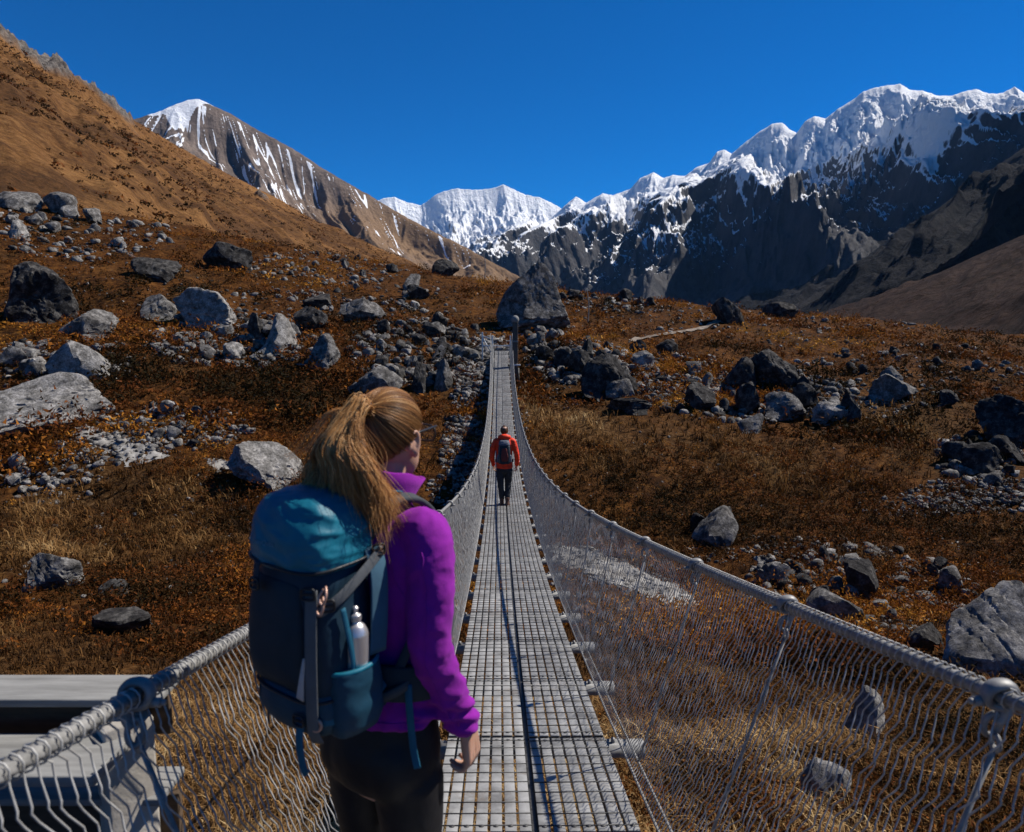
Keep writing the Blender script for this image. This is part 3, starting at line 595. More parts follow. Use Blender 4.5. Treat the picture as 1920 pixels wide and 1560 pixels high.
KEY = [
 (1003, 626, 148, 122, 'grey', 'huge grey pointed boulder standing behind the far end of the bridge', dict(taper=.62, lean=-.12, k=5, sink=.1, seed=21, rough=.04, planes=14)),
 (238, 404, 108, 70, 'dark', 'big black leaning boulder at the foot of the golden hillside', dict(taper=.35, lean=-.2, tilt=-.25, seed=5)),
 (428, 506, 82, 46, 'dark', 'dark square-edged boulder alone on the rusty slope under the hillside', dict(seed=8)),
 (293, 526, 78, 36, 'dark', 'low dark boulder with an overhanging face on the left slope', dict(seed=9, tilt=-.2)),
 (386, 624, 104, 72, 'pale', 'pale rounded boulder with cracked face on the left bank', dict(seed=12, k=5)),
 (300, 600, 60, 40, 'grey', 'grey boulder pressed against the left side of the pale cracked boulder', {}),
 (150, 724, 124, 62, 'pale', 'pale lumpy boulder standing on the flat rock slab', dict(seed=31)),
 (170, 640, 92, 46, 'grey', 'grey stepped boulder in scrub above the flat rock slab', {}),
 (95, 800, 300, 78, 'pale', 'broad flat pale rock slab sloping out of the scrub at the left edge', dict(seed=44, sink=.6, depth=.8, k=5)),
 (525, 664, 106, 62, 'pale', 'pale ribbed boulder halfway along the left rubble band', dict(seed=15)),
 (480, 640, 40, 46, 'dark', 'dark upright boulder left of the pale ribbed boulder', {}),
 (612, 700, 92, 60, 'grey', 'long grey boulder slanting down to the right on the left bank', dict(tilt=-.4, seed=17)),
 (583, 620, 62, 40, 'dark', 'dark round boulder in grass above the left rubble band', {}),
 (595, 580, 60, 26, 'dark', 'low dome-shaped dark boulder high on the left slope', {}),
 (680, 607, 84, 40, 'grey', 'grey wedge-shaped boulder above the rubble pile', dict(tilt=-.2)),
 (705, 752, 104, 56, 'grey', 'grey round-topped boulder just above the woman\'s hair', dict(seed=23)),
 (785, 737, 66, 54, 'dark', 'dark block-shaped boulder beside the white stones of the bridge bank', dict(seed=25)),
 (832, 735, 44, 54, 'grey', 'grey broken block leaning on the right side of the dark block', {}),
 (82, 604, 124, 88, 'dark', 'large grey outcrop with scrub growing over it on the left slope', dict(seed=27, k=5)),
 (38, 442, 44, 26, 'pale', 'small pale dome-shaped boulder near the left edge under the hillside', {}),
 (60, 376, 54, 30, 'dark', 'dark boulder at the top of the left slope', {}),
 (120, 360, 30, 24, 'dark', 'small dark pointed boulder against the golden hillside', dict(taper=.4)),
 (40, 396, 66, 30, 'grey', 'grey ridge-shaped boulder at the upper left edge', {}),
 (115, 405, 60, 34, 'grey', 'grey boulder under the small dark pointed boulder', {}),
 (174, 420, 34, 24, 'grey', 'grey stone just left of and below the big black boulder', {}),
 (836, 518, 52, 30, 'dark', 'dark boulder with flat pale top on the skyline left of the huge boulder', dict(seed=33)),
 (735, 512, 24, 16, 'dark', 'small dark boulder on the skyline below the brown mountain', {}),
 (785, 562, 42, 26, 'dark', 'dark triangular boulder on the slope under the skyline boulder', dict(taper=.3)),
 (772, 545, 34, 30, 'grey', 'grey stacked-looking boulder above the dark triangular boulder', {}),
 (510, 916, 150, 62, 'pale', 'long pale fluted boulder tipped towards the woman\'s backpack', dict(tilt=-.42, seed=36, k=5)),
 (104, 1110, 98, 52, 'grey', 'grey pitted boulder in dry grass left of the backpack', dict(seed=38, k=5)),
 (215, 1122, 58, 32, 'dark', 'dull flat stone right of the grey pitted boulder', {}),
 (230, 1190, 92, 36, 'dark', 'dark flat rock half buried in dry grass above the left cable', dict(seed=40)),
 (1862, 1290, 146, 146, 'pale', 'biggest pale boulder with cracked sloping face beyond the right handrail at the edge', dict(taper=.25, lean=-.25, k=5, seed=42, tilt=-.12, rough=.05)),
 (1618, 1396, 74, 74, 'pale', 'round pale rock seen through the right wire mesh', dict(seed=45)),
 (1545, 1512, 78, 62, 'pale', 'lower pale rock with a notch seen through the right wire mesh', dict(seed=47)),
 (1445, 728, 118, 64, 'dark', 'wide dark flat-topped boulder on the right slope', dict(seed=50, k=5)),
 (1385, 735, 70, 56, 'dark', 'dark boulder joined to the left end of the wide flat-topped boulder', {}),
 (1150, 748, 128, 72, 'dark', 'big brown-black wedge boulder right of the far bridge end', dict(tilt=-.3, seed=53, k=5)),
 (1165, 748, 60, 36, 'grey', 'grey pointed rock in front of the brown-black wedge boulder', dict(taper=.4)),
 (1180, 776, 90, 26, 'dark', 'long low dark rock below the brown-black wedge boulder', {}),
 (1312, 766, 58, 48, 'dark', 'dark rounded boulder with pale crest in the middle of the right slope', {}),
 (1400, 775, 46, 56, 'dark', 'dark upright boulder right of the pale-crested boulder', {}),
 (1470, 792, 80, 46, 'grey', 'grey slanting boulder in the right rock band', dict(tilt=-.35)),
 (1508, 772, 48, 44, 'dark', 'dark hump-backed boulder behind the grey slanting boulder', {}),
 (1553, 806, 64, 42, 'pale', 'pale flat-sided block at the lower end of the right rock band', dict(seed=57)),
 (1590, 796, 54, 46, 'dark', 'dark cracked boulder touching the pale flat-sided block', {}),
 (1406, 812, 46, 32, 'grey', 'small grey peaked rock in the grass below the right rock band', dict(taper=.3)),
 (1670, 722, 46, 28, 'grey', 'grey dome-shaped boulder on the open right slope', {}),
 (1675, 756, 84, 38, 'grey', 'pair-shaped grey boulder beside pale gravel on the right slope', dict(tilt=-.25)),
 (1778, 764, 40, 24, 'dark', 'small dark flat-topped boulder on the open right slope', {}),
 (1890, 836, 100, 74, 'dark', 'massive black boulder at the right edge', dict(seed=61, k=5)),
 (1880, 866, 80, 36, 'dark', 'dark boulder under the massive black boulder', {}),
 (1836, 886, 60, 40, 'dark', 'dark grey faceted boulder left of the pale cobbles', {}),
 (1792, 862, 44, 28, 'dark', 'small dark boulder at the head of the right-hand boulder group', {}),
 (1365, 607, 62, 46, 'dark', 'black boulder beside the footpath on the skyline', dict(taper=.25, seed=65)),
 (1462, 596, 66, 28, 'dark', 'long low black boulder on the right skyline', dict(seed=66)),
 (1072, 542, 40, 24, 'dark', 'dark boulder on the skyline just right of the huge boulder', {}),
 (1196, 664, 34, 26, 'dark', 'dark pointed rock at the lower end of the footpath', dict(taper=.35)),
 (1250, 664, 42, 24, 'dark', 'dark half-lit rock right of the lower end of the footpath', {}),
 (1206, 690, 42, 30, 'pale', 'pale rounded rock below the lower end of the footpath', {}),
 (1225, 562, 30, 22, 'dark', 'rounded dark boulder below the skyline row', {}),
 (1340, 1032, 84, 62, 'grey', 'grey lit boulder in a heap behind the right handrail', dict(seed=70)),
 (1310, 1000, 46, 34, 'dark', 'dark rock on the upper side of the heap behind the right handrail', {}),
 (1355, 982, 36, 26, 'grey', 'grey rock on top of the heap behind the right handrail', {}),
 (1562, 1168, 92, 44, 'grey', 'grey flat wedge rock just above the right handrail', dict(tilt=-.2)),
 (1612, 1128, 60, 64, 'dark', 'dark upright rock above the grey flat wedge rock', {}),
 (1730, 1228, 66, 46, 'dark', 'dark rounded rock left of the biggest pale boulder', {}),
 (1300, 700, 30, 20, 'grey', 'grey angular stone among pale rubble uphill of the pale-crested boulder', {}),
 (1060, 688, 52, 34, 'dark', 'dark rounded boulder nearest the right of the wooden post', {}),
 (1090, 706, 62, 44, 'dark', 'dark ridge-backed boulder between the post and the wedge boulder', {}),
]
for (c, r, w, h, tn, lab, kw) in KEY: put_rock(c, r, w, h, tn, lab, **kw)
ZONES = [  # polygon-free: centre col,row, radii, n, size range, tones, label, group
 (780, 660, 105, 55, 38, (16, 46), 'ddg', 'dark angular rock in the rubble pile left of the bridge', 'rocks of the rubble pile left of the bridge'),
 (880, 650, 42, 30, 12, (18, 40), 'ggd', 'grey block on the bank left of the far bridge end', 'blocks on the bank left of the far bridge end'),
 (1010, 640, 48, 26, 14, (14, 40), 'ggd', 'grey rock heaped below the huge pointed boulder', 'rocks heaped below the huge boulder'),
 (1085, 672, 80, 34, 20, (16, 44), 'dd', 'dark rock in the boulder field right of the wooden post', 'rocks of the boulder field right of the post'),
 (1180, 560, 130, 14, 24, (14, 34), 'dd', 'small dark boulder in the row along the skyline', 'boulders along the skyline'),
 (1420, 745, 190, 42, 26, (16, 40), 'dg', 'dark rock in the boulder band across the right slope', 'rocks of the boulder band on the right slope'),
 (1840, 860, 80, 40, 8, (18, 40), 'd', 'dark stone lying among the black boulders at the right edge', 'stones among the black boulders at the right edge'),
 (1600, 1110, 190, 75, 26, (20, 52), 'gd', 'grey stone in the stony gully behind the right handrail', 'stones of the gully behind the right handrail'),
 (440, 640, 130, 40, 18, (16, 40), 'pg', 'grey rock in the band of stones on the left bank', 'rocks of the stone band on the left bank'),
 (110, 420, 120, 45, 14, (14, 34), 'gp', 'grey rock scattered at the upper left below the hillside', 'rocks scattered below the hillside'),
 (60, 680, 60, 40, 8, (20, 44), 'pg', 'pale rock above the flat slab at the left edge', 'rocks above the flat slab'),
 (320, 800, 110, 26, 14, (16, 40), 'pg', 'pale stone beside the white sand on the left', 'stones beside the white sand'),
 (60, 900, 60, 30, 8, (14, 34), 'p', 'pale stone in dry grass at the left edge', 'pale stones in the left grass'),
 (620, 500, 110, 24, 14, (12, 30), 'gd', 'grey rock strewn high on the slope below the brown mountain', 'rocks strewn high on the slope'),
 (700, 560, 160, 30, 12, (10, 24), 'gp', 'grey stone dotted over the open slope left of the huge boulder', 'stones dotted over the open slope'),
 (1700, 680, 190, 35, 16, (12, 28), 'gd', 'grey stone dotted over the open right slope', 'stones dotted over the right slope'),
]
TN = dict(p='pale', g='grey', d='dark'); n_rock = 0
for (cx, cy, rx, ry, n_, (s0, s1), tn, lab, grp) in ZONES:
    a = rng.uniform(0, 2*np.pi, n_); q = np.sqrt(rng.uniform(0, 1, n_)); c = cx+rx*q*np.cos(a); r = cy+ry*q*np.sin(a)
    H = hit(c, r); s_ = s0+(s1-s0)*rng.uniform(0, 1, n_)**2.2
    for i in range(n_):
        if np.isnan(H[i, 0]) or abs(H[i, 0]-BX(H[i, 1])) < 1.5 and H[i, 1] < 52: continue
        put_rock(c[i], r[i], s_[i], s_[i]*rng.uniform(.5, .85), TN[tn[rng.integers(len(tn))]], lab, name='rock', cat='rock', group=grp, k=3, seed=int(rng.integers(1e6)), yaw=rng.uniform(0, 6.28), P0=H[i], tilt=rng.uniform(-.35, .25)); n_rock += 1
# rubble too small and too many to count
def inpoly(c, r, poly):
    poly = np.asarray(poly, float); x0, y0 = poly.T; x1, y1 = np.roll(poly, -1, 0).T
    c = c[..., None]; r = r[..., None]
    return (((y0 > r) != (y1 > r)) & (c < (x1-x0)*(r-y0)/(y1-y0+1e-9)+x0)).sum(-1) % 2 == 1
RUB = [(1085, 1045, 50, 20, 170, 3, 13), (1150, 1072, 50, 22, 200, 3, 13), (1215, 1098, 50, 22, 200, 3, 14), (1280, 1130, 46, 18, 170, 3, 14), (872, 740, 26, 64, 330, 6, 22), (856, 840, 34, 60, 300, 6, 24), (890, 680, 26, 30, 160, 8, 26), (215, 836, 110, 34, 300, 4, 18), (1180, 1085, 150, 55, 420, 3, 13), (930, 670, 40, 40, 200, 6, 22), (780, 660, 125, 62, 260, 10, 34), (1420, 745, 210, 48, 330, 8, 32), (1090, 680, 100, 42, 220, 9, 34), (440, 640, 160, 52, 260, 8, 34), (1600, 1110, 230, 85, 360, 9, 36), (1840, 860, 90, 46, 110, 10, 36), (1240, 700, 140, 40, 240, 5, 24), (620, 580, 240, 60, 240, 5, 22), (160, 420, 180, 70, 240, 5, 24), (620, 500, 180, 34, 220, 4, 16), (1180, 570, 150, 18, 220, 4, 18), (1480, 610, 260, 40, 240, 3, 14), (1700, 700, 220, 60, 260, 4, 18), (120, 680, 130, 60, 160, 6, 26), (330, 800, 150, 40, 200, 6, 26), (100, 880, 110, 50, 130, 5, 22), (900, 660, 26, 40, 260, 4, 16), (893, 740, 24, 60, 330, 4, 16), (880, 830, 26, 60, 300, 5, 20), (840, 920, 40, 30, 120, 5, 18), (980, 760, 14, 50, 60, 4, 12), (965, 635, 60, 26, 150, 4, 16),
       (780, 660, 125, 65, 260, 4, 15), (1090, 680, 110, 45, 240, 4, 14), (1260, 710, 120, 30, 260, 3, 13), (1050, 740, 50, 30, 60, 4, 16), (1640, 765, 70, 20, 160, 3, 12), (1700, 700, 220, 50, 260, 2, 9), (1850, 930, 160, 34, 700, 4, 16), (1720, 950, 120, 20, 200, 4, 12),
       (1480, 1035, 200, 30, 320, 4, 18), (1620, 1140, 190, 70, 460, 4, 20), (1750, 1270, 130, 50, 240, 5, 20), (1480, 1190, 200, 50, 260, 4, 18), (300, 810, 150, 40, 300, 3, 15), (420, 950, 120, 70, 200, 3, 13), (80, 900, 100, 60, 120, 3, 16), (450, 640, 190, 60, 300, 3, 13), (150, 420, 170, 70, 260, 3, 12),
       (620, 500, 170, 34, 260, 2, 9), (700, 580, 260, 60, 330, 2, 8), (1200, 590, 260, 40, 320, 2, 9), (220, 560, 240, 70, 200, 2, 9), (1400, 640, 420, 50, 260, 2, 7), (1300, 880, 400, 90, 160, 3, 9), (240, 1060, 260, 100, 160, 4, 14), (120, 690, 160, 60, 160, 4, 16), (1700, 1050, 200, 60, 120, 3, 9)]
PV, PF = [], {'p': [], 'g': [], 'd': []}; base = 0; pm_ = []
PROTO = [rock_shape(2, 900+i, planes=7, rough=.10)[0] for i in range(20)]; F2 = ICO[2][1]
FF = []; VV = []; MI = []
for (cx, cy, rx, ry, n_, s0, s1) in RUB:
    a = rng.uniform(0, 2*np.pi, n_); q = np.sqrt(rng.uniform(0, 1, n_)); c = cx+rx*q*np.cos(a); r = cy+ry*q*np.sin(a); H = hit(c, r)
    for i in range(n_):
        p = H[i]
        if np.isnan(p[0]): continue
        s_ = (s0+(s1-s0)*rng.uniform()**2.5)*np.linalg.norm(p)/FPX/2
        e = Euler((rng.uniform(-.4, .4), rng.uniform(-.4, .4), rng.uniform(0, 6.3))).to_matrix()
        P = PROTO[rng.integers(20)]*np.array([1, rng.uniform(.6, 1), rng.uniform(.4, .75)])*s_
        P = P@np.array(e).T+p+np.array([0, 0, .05*s_]); VV.append(P); FF.append(F2+base); base += len(P); MI.append(np.full(len(F2), rng.choice([0, 0, 1, 1, 2])))
me = npmesh('loose_stones', np.concatenate(VV), np.concatenate(FF)); me.polygons.foreach_set('material_index', np.concatenate(MI).astype(np.int32))
o = link('loose_stones', me, [ROCKM['pale'], ROCKM['grey'], ROCKM['dark']], smooth=False)
tag(o, 'small pale loose stones strewn over the banks and gully', 'stones', kind='stuff')

# ------------------------------------------------------------ sand, footpath
n = NT('pale_sand'); n.color(n.ramp(n.noise(1.5, 9, .65), [(.3, (.10, .088, .075)), (.5, (.23, .215, .195)), (.7, (.36, .345, .32))])).set(Roughness=.95); n.bump(n.noise(12, 7, .7), .6, .03); M_sand = n.m
n = NT('trodden_path'); n.color(n.ramp(n.noise(1.5, 9, .65), [(.36, (.06, .042, .028)), (.5, (.16, .125, .095)), (.64, (.27, .225, .18))])).set(Roughness=.95); n.bump(n.noise(6, 7, .7), .6, .05); M_path = n.m
SAND = [[(1030, 1012), (1110, 1030), (1200, 1068), (1265, 1095), (1318, 1128), (1318, 1152), (1262, 1146), (1190, 1112), (1110, 1080), (1060, 1062), (1030, 1045)],
        [(125, 806), (205, 812), (270, 832), (305, 850), (330, 856), (290, 868), (225, 866), (190, 848), (150, 828)],
        [(380, 862), (440, 868), (452, 888), (400, 884)], [(905, 640), (945, 632), (955, 640), (930, 652), (915, 690), (900, 720), (888, 700)]]
def drape(name, poly, m, dz=.03, label=None):
    w = hit(*np.array(poly, float).T); w = w[~np.isnan(w[:, 0])]
    x0, y0 = w[:, :2].min(0)-.3; x1, y1 = w[:, :2].max(0)+.3; st = max((x1-x0), (y1-y0))/170
    X, Y = np.meshgrid(np.arange(x0, x1, st), np.arange(y0, y1, st), indexing='ij'); Z = T(X, Y)+dz
    nx = X+.9*fbm(P3(X/1.3, Y/1.3, 2), 5, .65).reshape(X.shape); ny = Y+.9*fbm(P3(X/1.3, Y/1.3, 6), 5, .65).reshape(X.shape)
    k = inpoly(nx, ny, w[:, :2]).ravel(); F = gridF(*X.shape); F = F[k[F].all(1)]
    u, inv = np.unique(F, return_inverse=True); V = np.stack([X, Y, Z], -1).reshape(-1, 3)[u]
    return tag(link(name, npmesh(name, V, inv.reshape(F.shape)[:, ::-1]), m, smooth=True), kind='structure')
for p in SAND: drape('sand', p, M_sand)
TR = np.array([(1185, 642), (1215, 634), (1255, 627), (1290, 622), (1315, 618), (1330, 611), (1345, 604), (1352, 598)], float)
tw = hit(*TR.T); tw = tw[~np.isnan(tw[:, 0])]; tp = spline(tw[:, :2], 60); tg = np.gradient(tp, axis=0); tn_ = np.stack([-tg[:, 1], tg[:, 0]], 1); tn_ /= np.linalg.norm(tn_, axis=1)[:, None]
wd = .34+.24*fbm(P3(np.linspace(0, 9, 60), np.zeros(60)), 3); V = []
for k in np.linspace(-1, 1, 5): q = tp+tn_*(k*wd)[:, None]; V.append(np.column_stack([q, T(q[:, 0], q[:, 1])+.10]))
tag(link('path', npmesh('path', np.stack(V, 1).reshape(-1, 3), gridF(60, 5)), M_path, smooth=True), kind='structure')

# ------------------------------------------------------------ grass and dwarf scrub
def keep(x, y, z):
    c, r = project(np.stack([x, y, z], -1)); ok = np.ones(len(x), bool)
    for p in SAND: ok &= ~inpoly(c, r, p)
    dp = np.min(np.hypot(x[:, None]-tp[None, :, 0], y[:, None]-tp[None, :, 1]), 1); ok &= dp > .8
    return ok & ((np.abs(x-BX(y)) > .9) | (y > 51) | (z < DZ(y)-1.2))
def scatter(n_, d0, d1, az=50, p=1.0):
    d = np.exp(rng.uniform(np.log(d0), np.log(d1), n_)**1) if p == 1 else (d0**p+(d1**p-d0**p)*rng.uniform(0, 1, n_))**(1/p)
    a = np.radians(rng.uniform(-az, az, n_)); x = d*np.sin(a); y = d*np.cos(a); z = T(x, y); k = keep(x, y, z)
    return x[k], y[k], z[k], d[k]
def grass():
    VV, FF, TT = [], [], []; base = 0
    for (n_, d0, d1, nb, h0, w0) in ((17000, 2.6, 13, 9, .17, .0045), (36000, 9, 36, 7, .22, .008), (34000, 25, 105, 5, .25, .018)):
        x, y, z, d = scatter(n_, d0, d1); g_ = goldmask(x, y); n1 = fbm(P3(x/3.5, y/3.5, 4.4), 3)
        k = rng.uniform(0, 1, len(x)) < np.clip(.30+.75*g_+.6*n1, .05, 1); x, y, z, d, g_, n1 = [q[k] for q in (x, y, z, d, g_, n1)]
        N = len(x); s_ = rng.uniform(.6, 1.35, N)*(1+.5*n1)*(1+.9*zone(GOLDZ, x, y)*(y > 14))
        B = lambda q: np.repeat(q, nb)
        ang = rng.uniform(0, 2*np.pi, N*nb); lean = rng.uniform(.25, 1.15, N*nb); h = h0*B(s_)*rng.uniform(.5, 1.2, N*nb); w = w0*rng.uniform(.6, 1.3, N*nb)*(1+B(d)/d1)
        bx = B(x)+rng.normal(0, .05+.1*h0, N*nb); by = B(y)+rng.normal(0, .05+.1*h0, N*nb); bz = B(z)-.02
        lx, ly = np.cos(ang)*lean*h, np.sin(ang)*lean*h; wa = ang+np.pi/2+rng.uniform(-.8, .8, N*nb); px, py = np.cos(wa)*w, np.sin(wa)*w
        P = np.stack([np.stack([bx-px, by-py, bz], 1), np.stack([bx+px, by+py, bz], 1), np.stack([bx+lx*.35+px*.8, by+ly*.35+py*.8, bz+h*.62], 1), np.stack([bx+lx*.35-px*.8, by+ly*.35-py*.8, bz+h*.62], 1), np.stack([bx+lx, by+ly, bz+h*.95*(1-.25*lean)], 1)], 1)
        i = np.arange(N*nb)[:, None]*5+base; FF.append((np.concatenate([i+np.array([[0, 1, 2, 3]])]), i+np.array([[3, 2, 4]])))
        VV.append(P.reshape(-1, 3)); base += N*nb*5
        TT.append(np.repeat(np.clip(B(.06+.60*g_+.55*n1+.35*fbm(P3(x/11, y/11, 14.), 3)+rng.uniform(-.18, .18, N))+rng.uniform(-.14, .14, N*nb), 0, 1), 5))
    me = npmesh('grass', np.concatenate(VV), [f[0] for f in FF]+[f[1] for f in FF]); attr(me, 'tint', np.concatenate(TT)); return me
def two_sided(n, ramp_, trans=.25):
    n.color(ramp_).set(Roughness=.85, Specular_IOR_Level=.08)
    tr = n.n('BsdfTranslucent'); n.l(ramp_, tr.inputs[0]); mx = n.n('MixShader'); mx.inputs[0].default_value = trans
    out = n.t.nodes['Material Output']; n.l(n.b.outputs[0], mx.inputs[1]); n.l(tr.outputs[0], mx.inputs[2]); n.l(mx.outputs[0], out.inputs[0]); return n.m
n = NT('dry_grass'); M_grass = two_sided(n, n.ramp(n.attr('tint'), [(0, (.020, .010, .004)), (.25, (.072, .031, .009)), (.5, (.165, .082, .026)), (.8, (.33, .20, .082)), (1, (.52, .38, .19))]))
tag(link('grass', grass(), M_grass), 'dry golden and brown tufted grass covering both banks', 'grass', kind='stuff')
def scrub():
    VV, TT = [], []
    for (n_, d0, d1, m_, s0) in ((5600, 4.5, 18, 120, .25), (15000, 14, 60, 64, .42), (12000, 40, 125, 34, .70)):
        x, y, z, d = scatter(n_, d0, d1); g_ = goldmask(x, y); n1 = fbm(P3(x/5, y/5, 21.4), 3); n2 = fbm(P3(x/14, y/14, 33.), 2)
        k = rng.uniform(0, 1, len(x)) < np.clip(.62-.6*g_+1.3*n1+.8*zone(DARKZ, x, y), .03, 1); x, y, z, d, n1, n2 = [q[k] for q in (x, y, z, d, n1, n2)]
        N = len(x); s_ = s0*(.35+1.1*rng.uniform(0, 1, N)**2.2)*(1+.9*np.clip(n1, -.4, .8))*(1+.7*zone(DARKZ, x, y)); B = lambda q: np.repeat(q, m_)
        q = rng.normal(size=(N*m_, 3)); q /= np.linalg.norm(q, axis=1)[:, None]; q *= (rng.uniform(.35, 1, N*m_)**.6)[:, None]; q[:, 2] = np.abs(q[:, 2])*.75
        q *= (1+.35*np.sin(q[:, :1]*5+B(x)[:, None])*np.cos(q[:, 1:2]*4))
        C = np.stack([B(x), B(y), B(z)-.03], 1)+q*B(s_)[:, None]
        l = np.minimum(B(s_), s0*1.1)*rng.uniform(.5, 1.1, N*m_)*(.15 if m_ > 100 else .21 if m_ > 50 else .32); u = rng.normal(size=(N*m_, 3))+q*.9; u /= np.linalg.norm(u, axis=1)[:, None]; v = np.cross(u, rng.normal(size=(N*m_, 3))); v /= np.linalg.norm(v, axis=1)[:, None]
        P = np.stack([C-v*(l*.35)[:, None], C+v*(l*.35)[:, None], C+u*(l*1.3)[:, None]], 1); VV.append(P.reshape(-1, 3))
        t = np.clip(B(.46+1.1*n2-.28*zone(DARKZ, x, y)+rng.uniform(-.26, .24, N))+rng.uniform(-.12, .12, N*m_), 0, 1); TT.append(np.repeat(t, 3))
    V = np.concatenate(VV); me = npmesh('scrub', V, np.arange(len(V)).reshape(-1, 3)); attr(me, 'tint', np.concatenate(TT)); return me
n = NT('rusty_scrub'); M_scrub = two_sided(n, n.ramp(n.attr('tint'), [(0, (0.014, 0.010, 0.003)), (.25, (0.038, 0.017, 0.004)), (.5, (0.123, 0.036, 0.008)), (.75, (0.261, 0.094, 0.012)), (1, (0.406, 0.189, 0.026))]), .2)
tag(link('scrub', scrub(), M_scrub), 'low rust brown and dark autumn scrub covering the slopes', 'scrub', kind='stuff')

def hill_scrub():
    n_ = 12000; P = HILL_P; c, r = project(P); ok = np.argwhere((c > -200) & (c < 800) & (r > -100) & (r < 520) & (P[..., 1] > 60)); k = ok[rng.integers(len(ok), size=n_)]
    C = P[k[:, 0], k[:, 1]]+rng.normal(0, 1, (n_, 3))*np.array([1, 1, 0]); q = fbm(C/45, 3); keep_ = q+rng.uniform(-.25, .25, n_) > -.02; C = C[keep_]; n_ = len(C); m_ = 10
    s_ = rng.uniform(.35, 1.5, n_)**1.3; D = rng.normal(size=(n_*m_, 3)); D[:, 2] = np.abs(D[:, 2])*.6; D /= np.linalg.norm(D, axis=1)[:, None]
    B = np.repeat(C, m_, 0)+D*np.repeat(s_, m_)[:, None]*.7; l = np.repeat(s_, m_)*.55; u = rng.normal(size=B.shape); u /= np.linalg.norm(u, axis=1)[:, None]; v = np.cross(u, D); V = np.stack([B-v*l[:, None]*.6, B+v*l[:, None]*.6, B+u*l[:, None]], 1).reshape(-1, 3)
    me = npmesh('hill_scrub', V, np.arange(len(V)).reshape(-1, 3)); attr(me, 'tint', np.repeat(np.clip(.25+rng.normal(0, .16, n_), 0, .8), m_*3)); return me
tag(link('hill_scrub', hill_scrub(), M_scrub), 'dark low scrub dotted over the golden hillside', 'scrub', kind='stuff')
# ------------------------------------------------------------ people: helpers
def loft(rings, n=40, m=None, e=2.0, axis=2):
    """closed skin through rings (cx, cy, cz, rx, ry)"""
    Q = spline(rings, m or len(rings)*5); Q[:, 3:5] = np.maximum(Q[:, 3:5], .003)
    th = np.arange(n)*2*np.pi/n; c, s_ = np.cos(th), np.sin(th)
    ux = np.sign(c)*np.abs(c)**(2/e); uy = np.sign(s_)*np.abs(s_)**(2/e)
    V = np.stack([Q[:, 0:1]+Q[:, 3:4]*ux, Q[:, 1:2]+Q[:, 4:5]*uy, Q[:, 2:3]+0*ux], -1)
    k = len(Q); a = np.arange(k-1)[:, None]*n; j = np.arange(n)[None]; j2 = (j+1) % n
    F = [np.stack([a+j, a+j2, a+n+j2, a+n+j], -1).reshape(-1, 4)]
    V = np.vstack([V.reshape(-1, 3), Q[:1, :3], Q[-1:, :3]]); i = np.arange(n); b = k*n
    F.append(np.concatenate([np.stack([np.full(n, b), (i+1) % n, i], 1), np.stack([np.full(n, b+1), (k-1)*n+i, (k-1)*n+(i+1) % n], 1)]))
    return V, F
def ball(c, r, k=3):
    V, F = ICO[k]; return V*np.array(r)+np.array(c), F
def limb(mb, pts, rad, n=20, m=None):
    q = spline(np.column_stack([pts, rad]), m or len(pts)*6); mb.add(*tube(q[:, :3], q[:, 3], n))
    for i in (0, -1): mb.add(*ball(q[i, :3], q[i, 3]*.98, 2))
def fuse(mb, vox, sm=6):
    me = mb.mesh('tmp'); o = bpy.data.objects.new('tmp', me); COL.objects.link(o)
    r_ = o.modifiers.new('r', 'REMESH'); r_.mode = 'VOXEL'; r_.voxel_size = vox
    if sm: s_ = o.modifiers.new('s', 'SMOOTH'); s_.factor = .5; s_.iterations = sm
    bpy.context.view_layer.update(); dg = bpy.context.evaluated_depsgraph_get()
    out = bpy.data.meshes.new_from_object(o.evaluated_get(dg)); bpy.data.objects.remove(o); bpy.data.meshes.remove(me)
    return out
def vco(me):
    v = np.empty(len(me.vertices)*3, np.float32); me.vertices.foreach_get('co', v); return v.reshape(-1, 3).astype(float)
def vset(me, V): me.vertices.foreach_set('co', np.ascontiguousarray(V, np.float32).ravel()); me.update()
def vno(me):
    v = np.empty(len(me.vertices)*3, np.float32); me.vertices.foreach_get('normal', v); return v.reshape(-1, 3).astype(float)
def ribbon(pts, width, thick, nrm, m=24):
    """webbing: a flat band through pts whose face looks along nrm (one vector or a function of the points)"""
    P = spline(pts, m); Tn = np.gradient(P, axis=0); Tn /= np.linalg.norm(Tn, axis=1)[:, None]+1e-9
    N = np.array([nrm(p) for p in P]) if callable(nrm) else np.repeat(np.array([nrm], float), m, 0)
    N = N-Tn*(N*Tn).sum(1)[:, None]; N /= np.linalg.norm(N, axis=1)[:, None]+1e-9; B = np.cross(Tn, N)
    w = np.broadcast_to(np.asarray(width, float), (m,))[:, None]/2; t = thick/2
    V = np.stack([P-B*w-N*t, P-B*w*1.0+N*t*.6, P-B*w*.9+N*t, P+B*w*.9+N*t, P+B*w+N*t*.6, P+B*w-N*t], 1); n = 6
    a = np.arange(m-1)[:, None]*n; j = np.arange(n)[None]; j2 = (j+1) % n
    F = [np.stack([a+j, a+j2, a+n+j2, a+n+j], -1).reshape(-1, 4), np.array([np.arange(n)[::-1], np.arange(n)+(m-1)*n])]
    return V.reshape(-1, 3), F
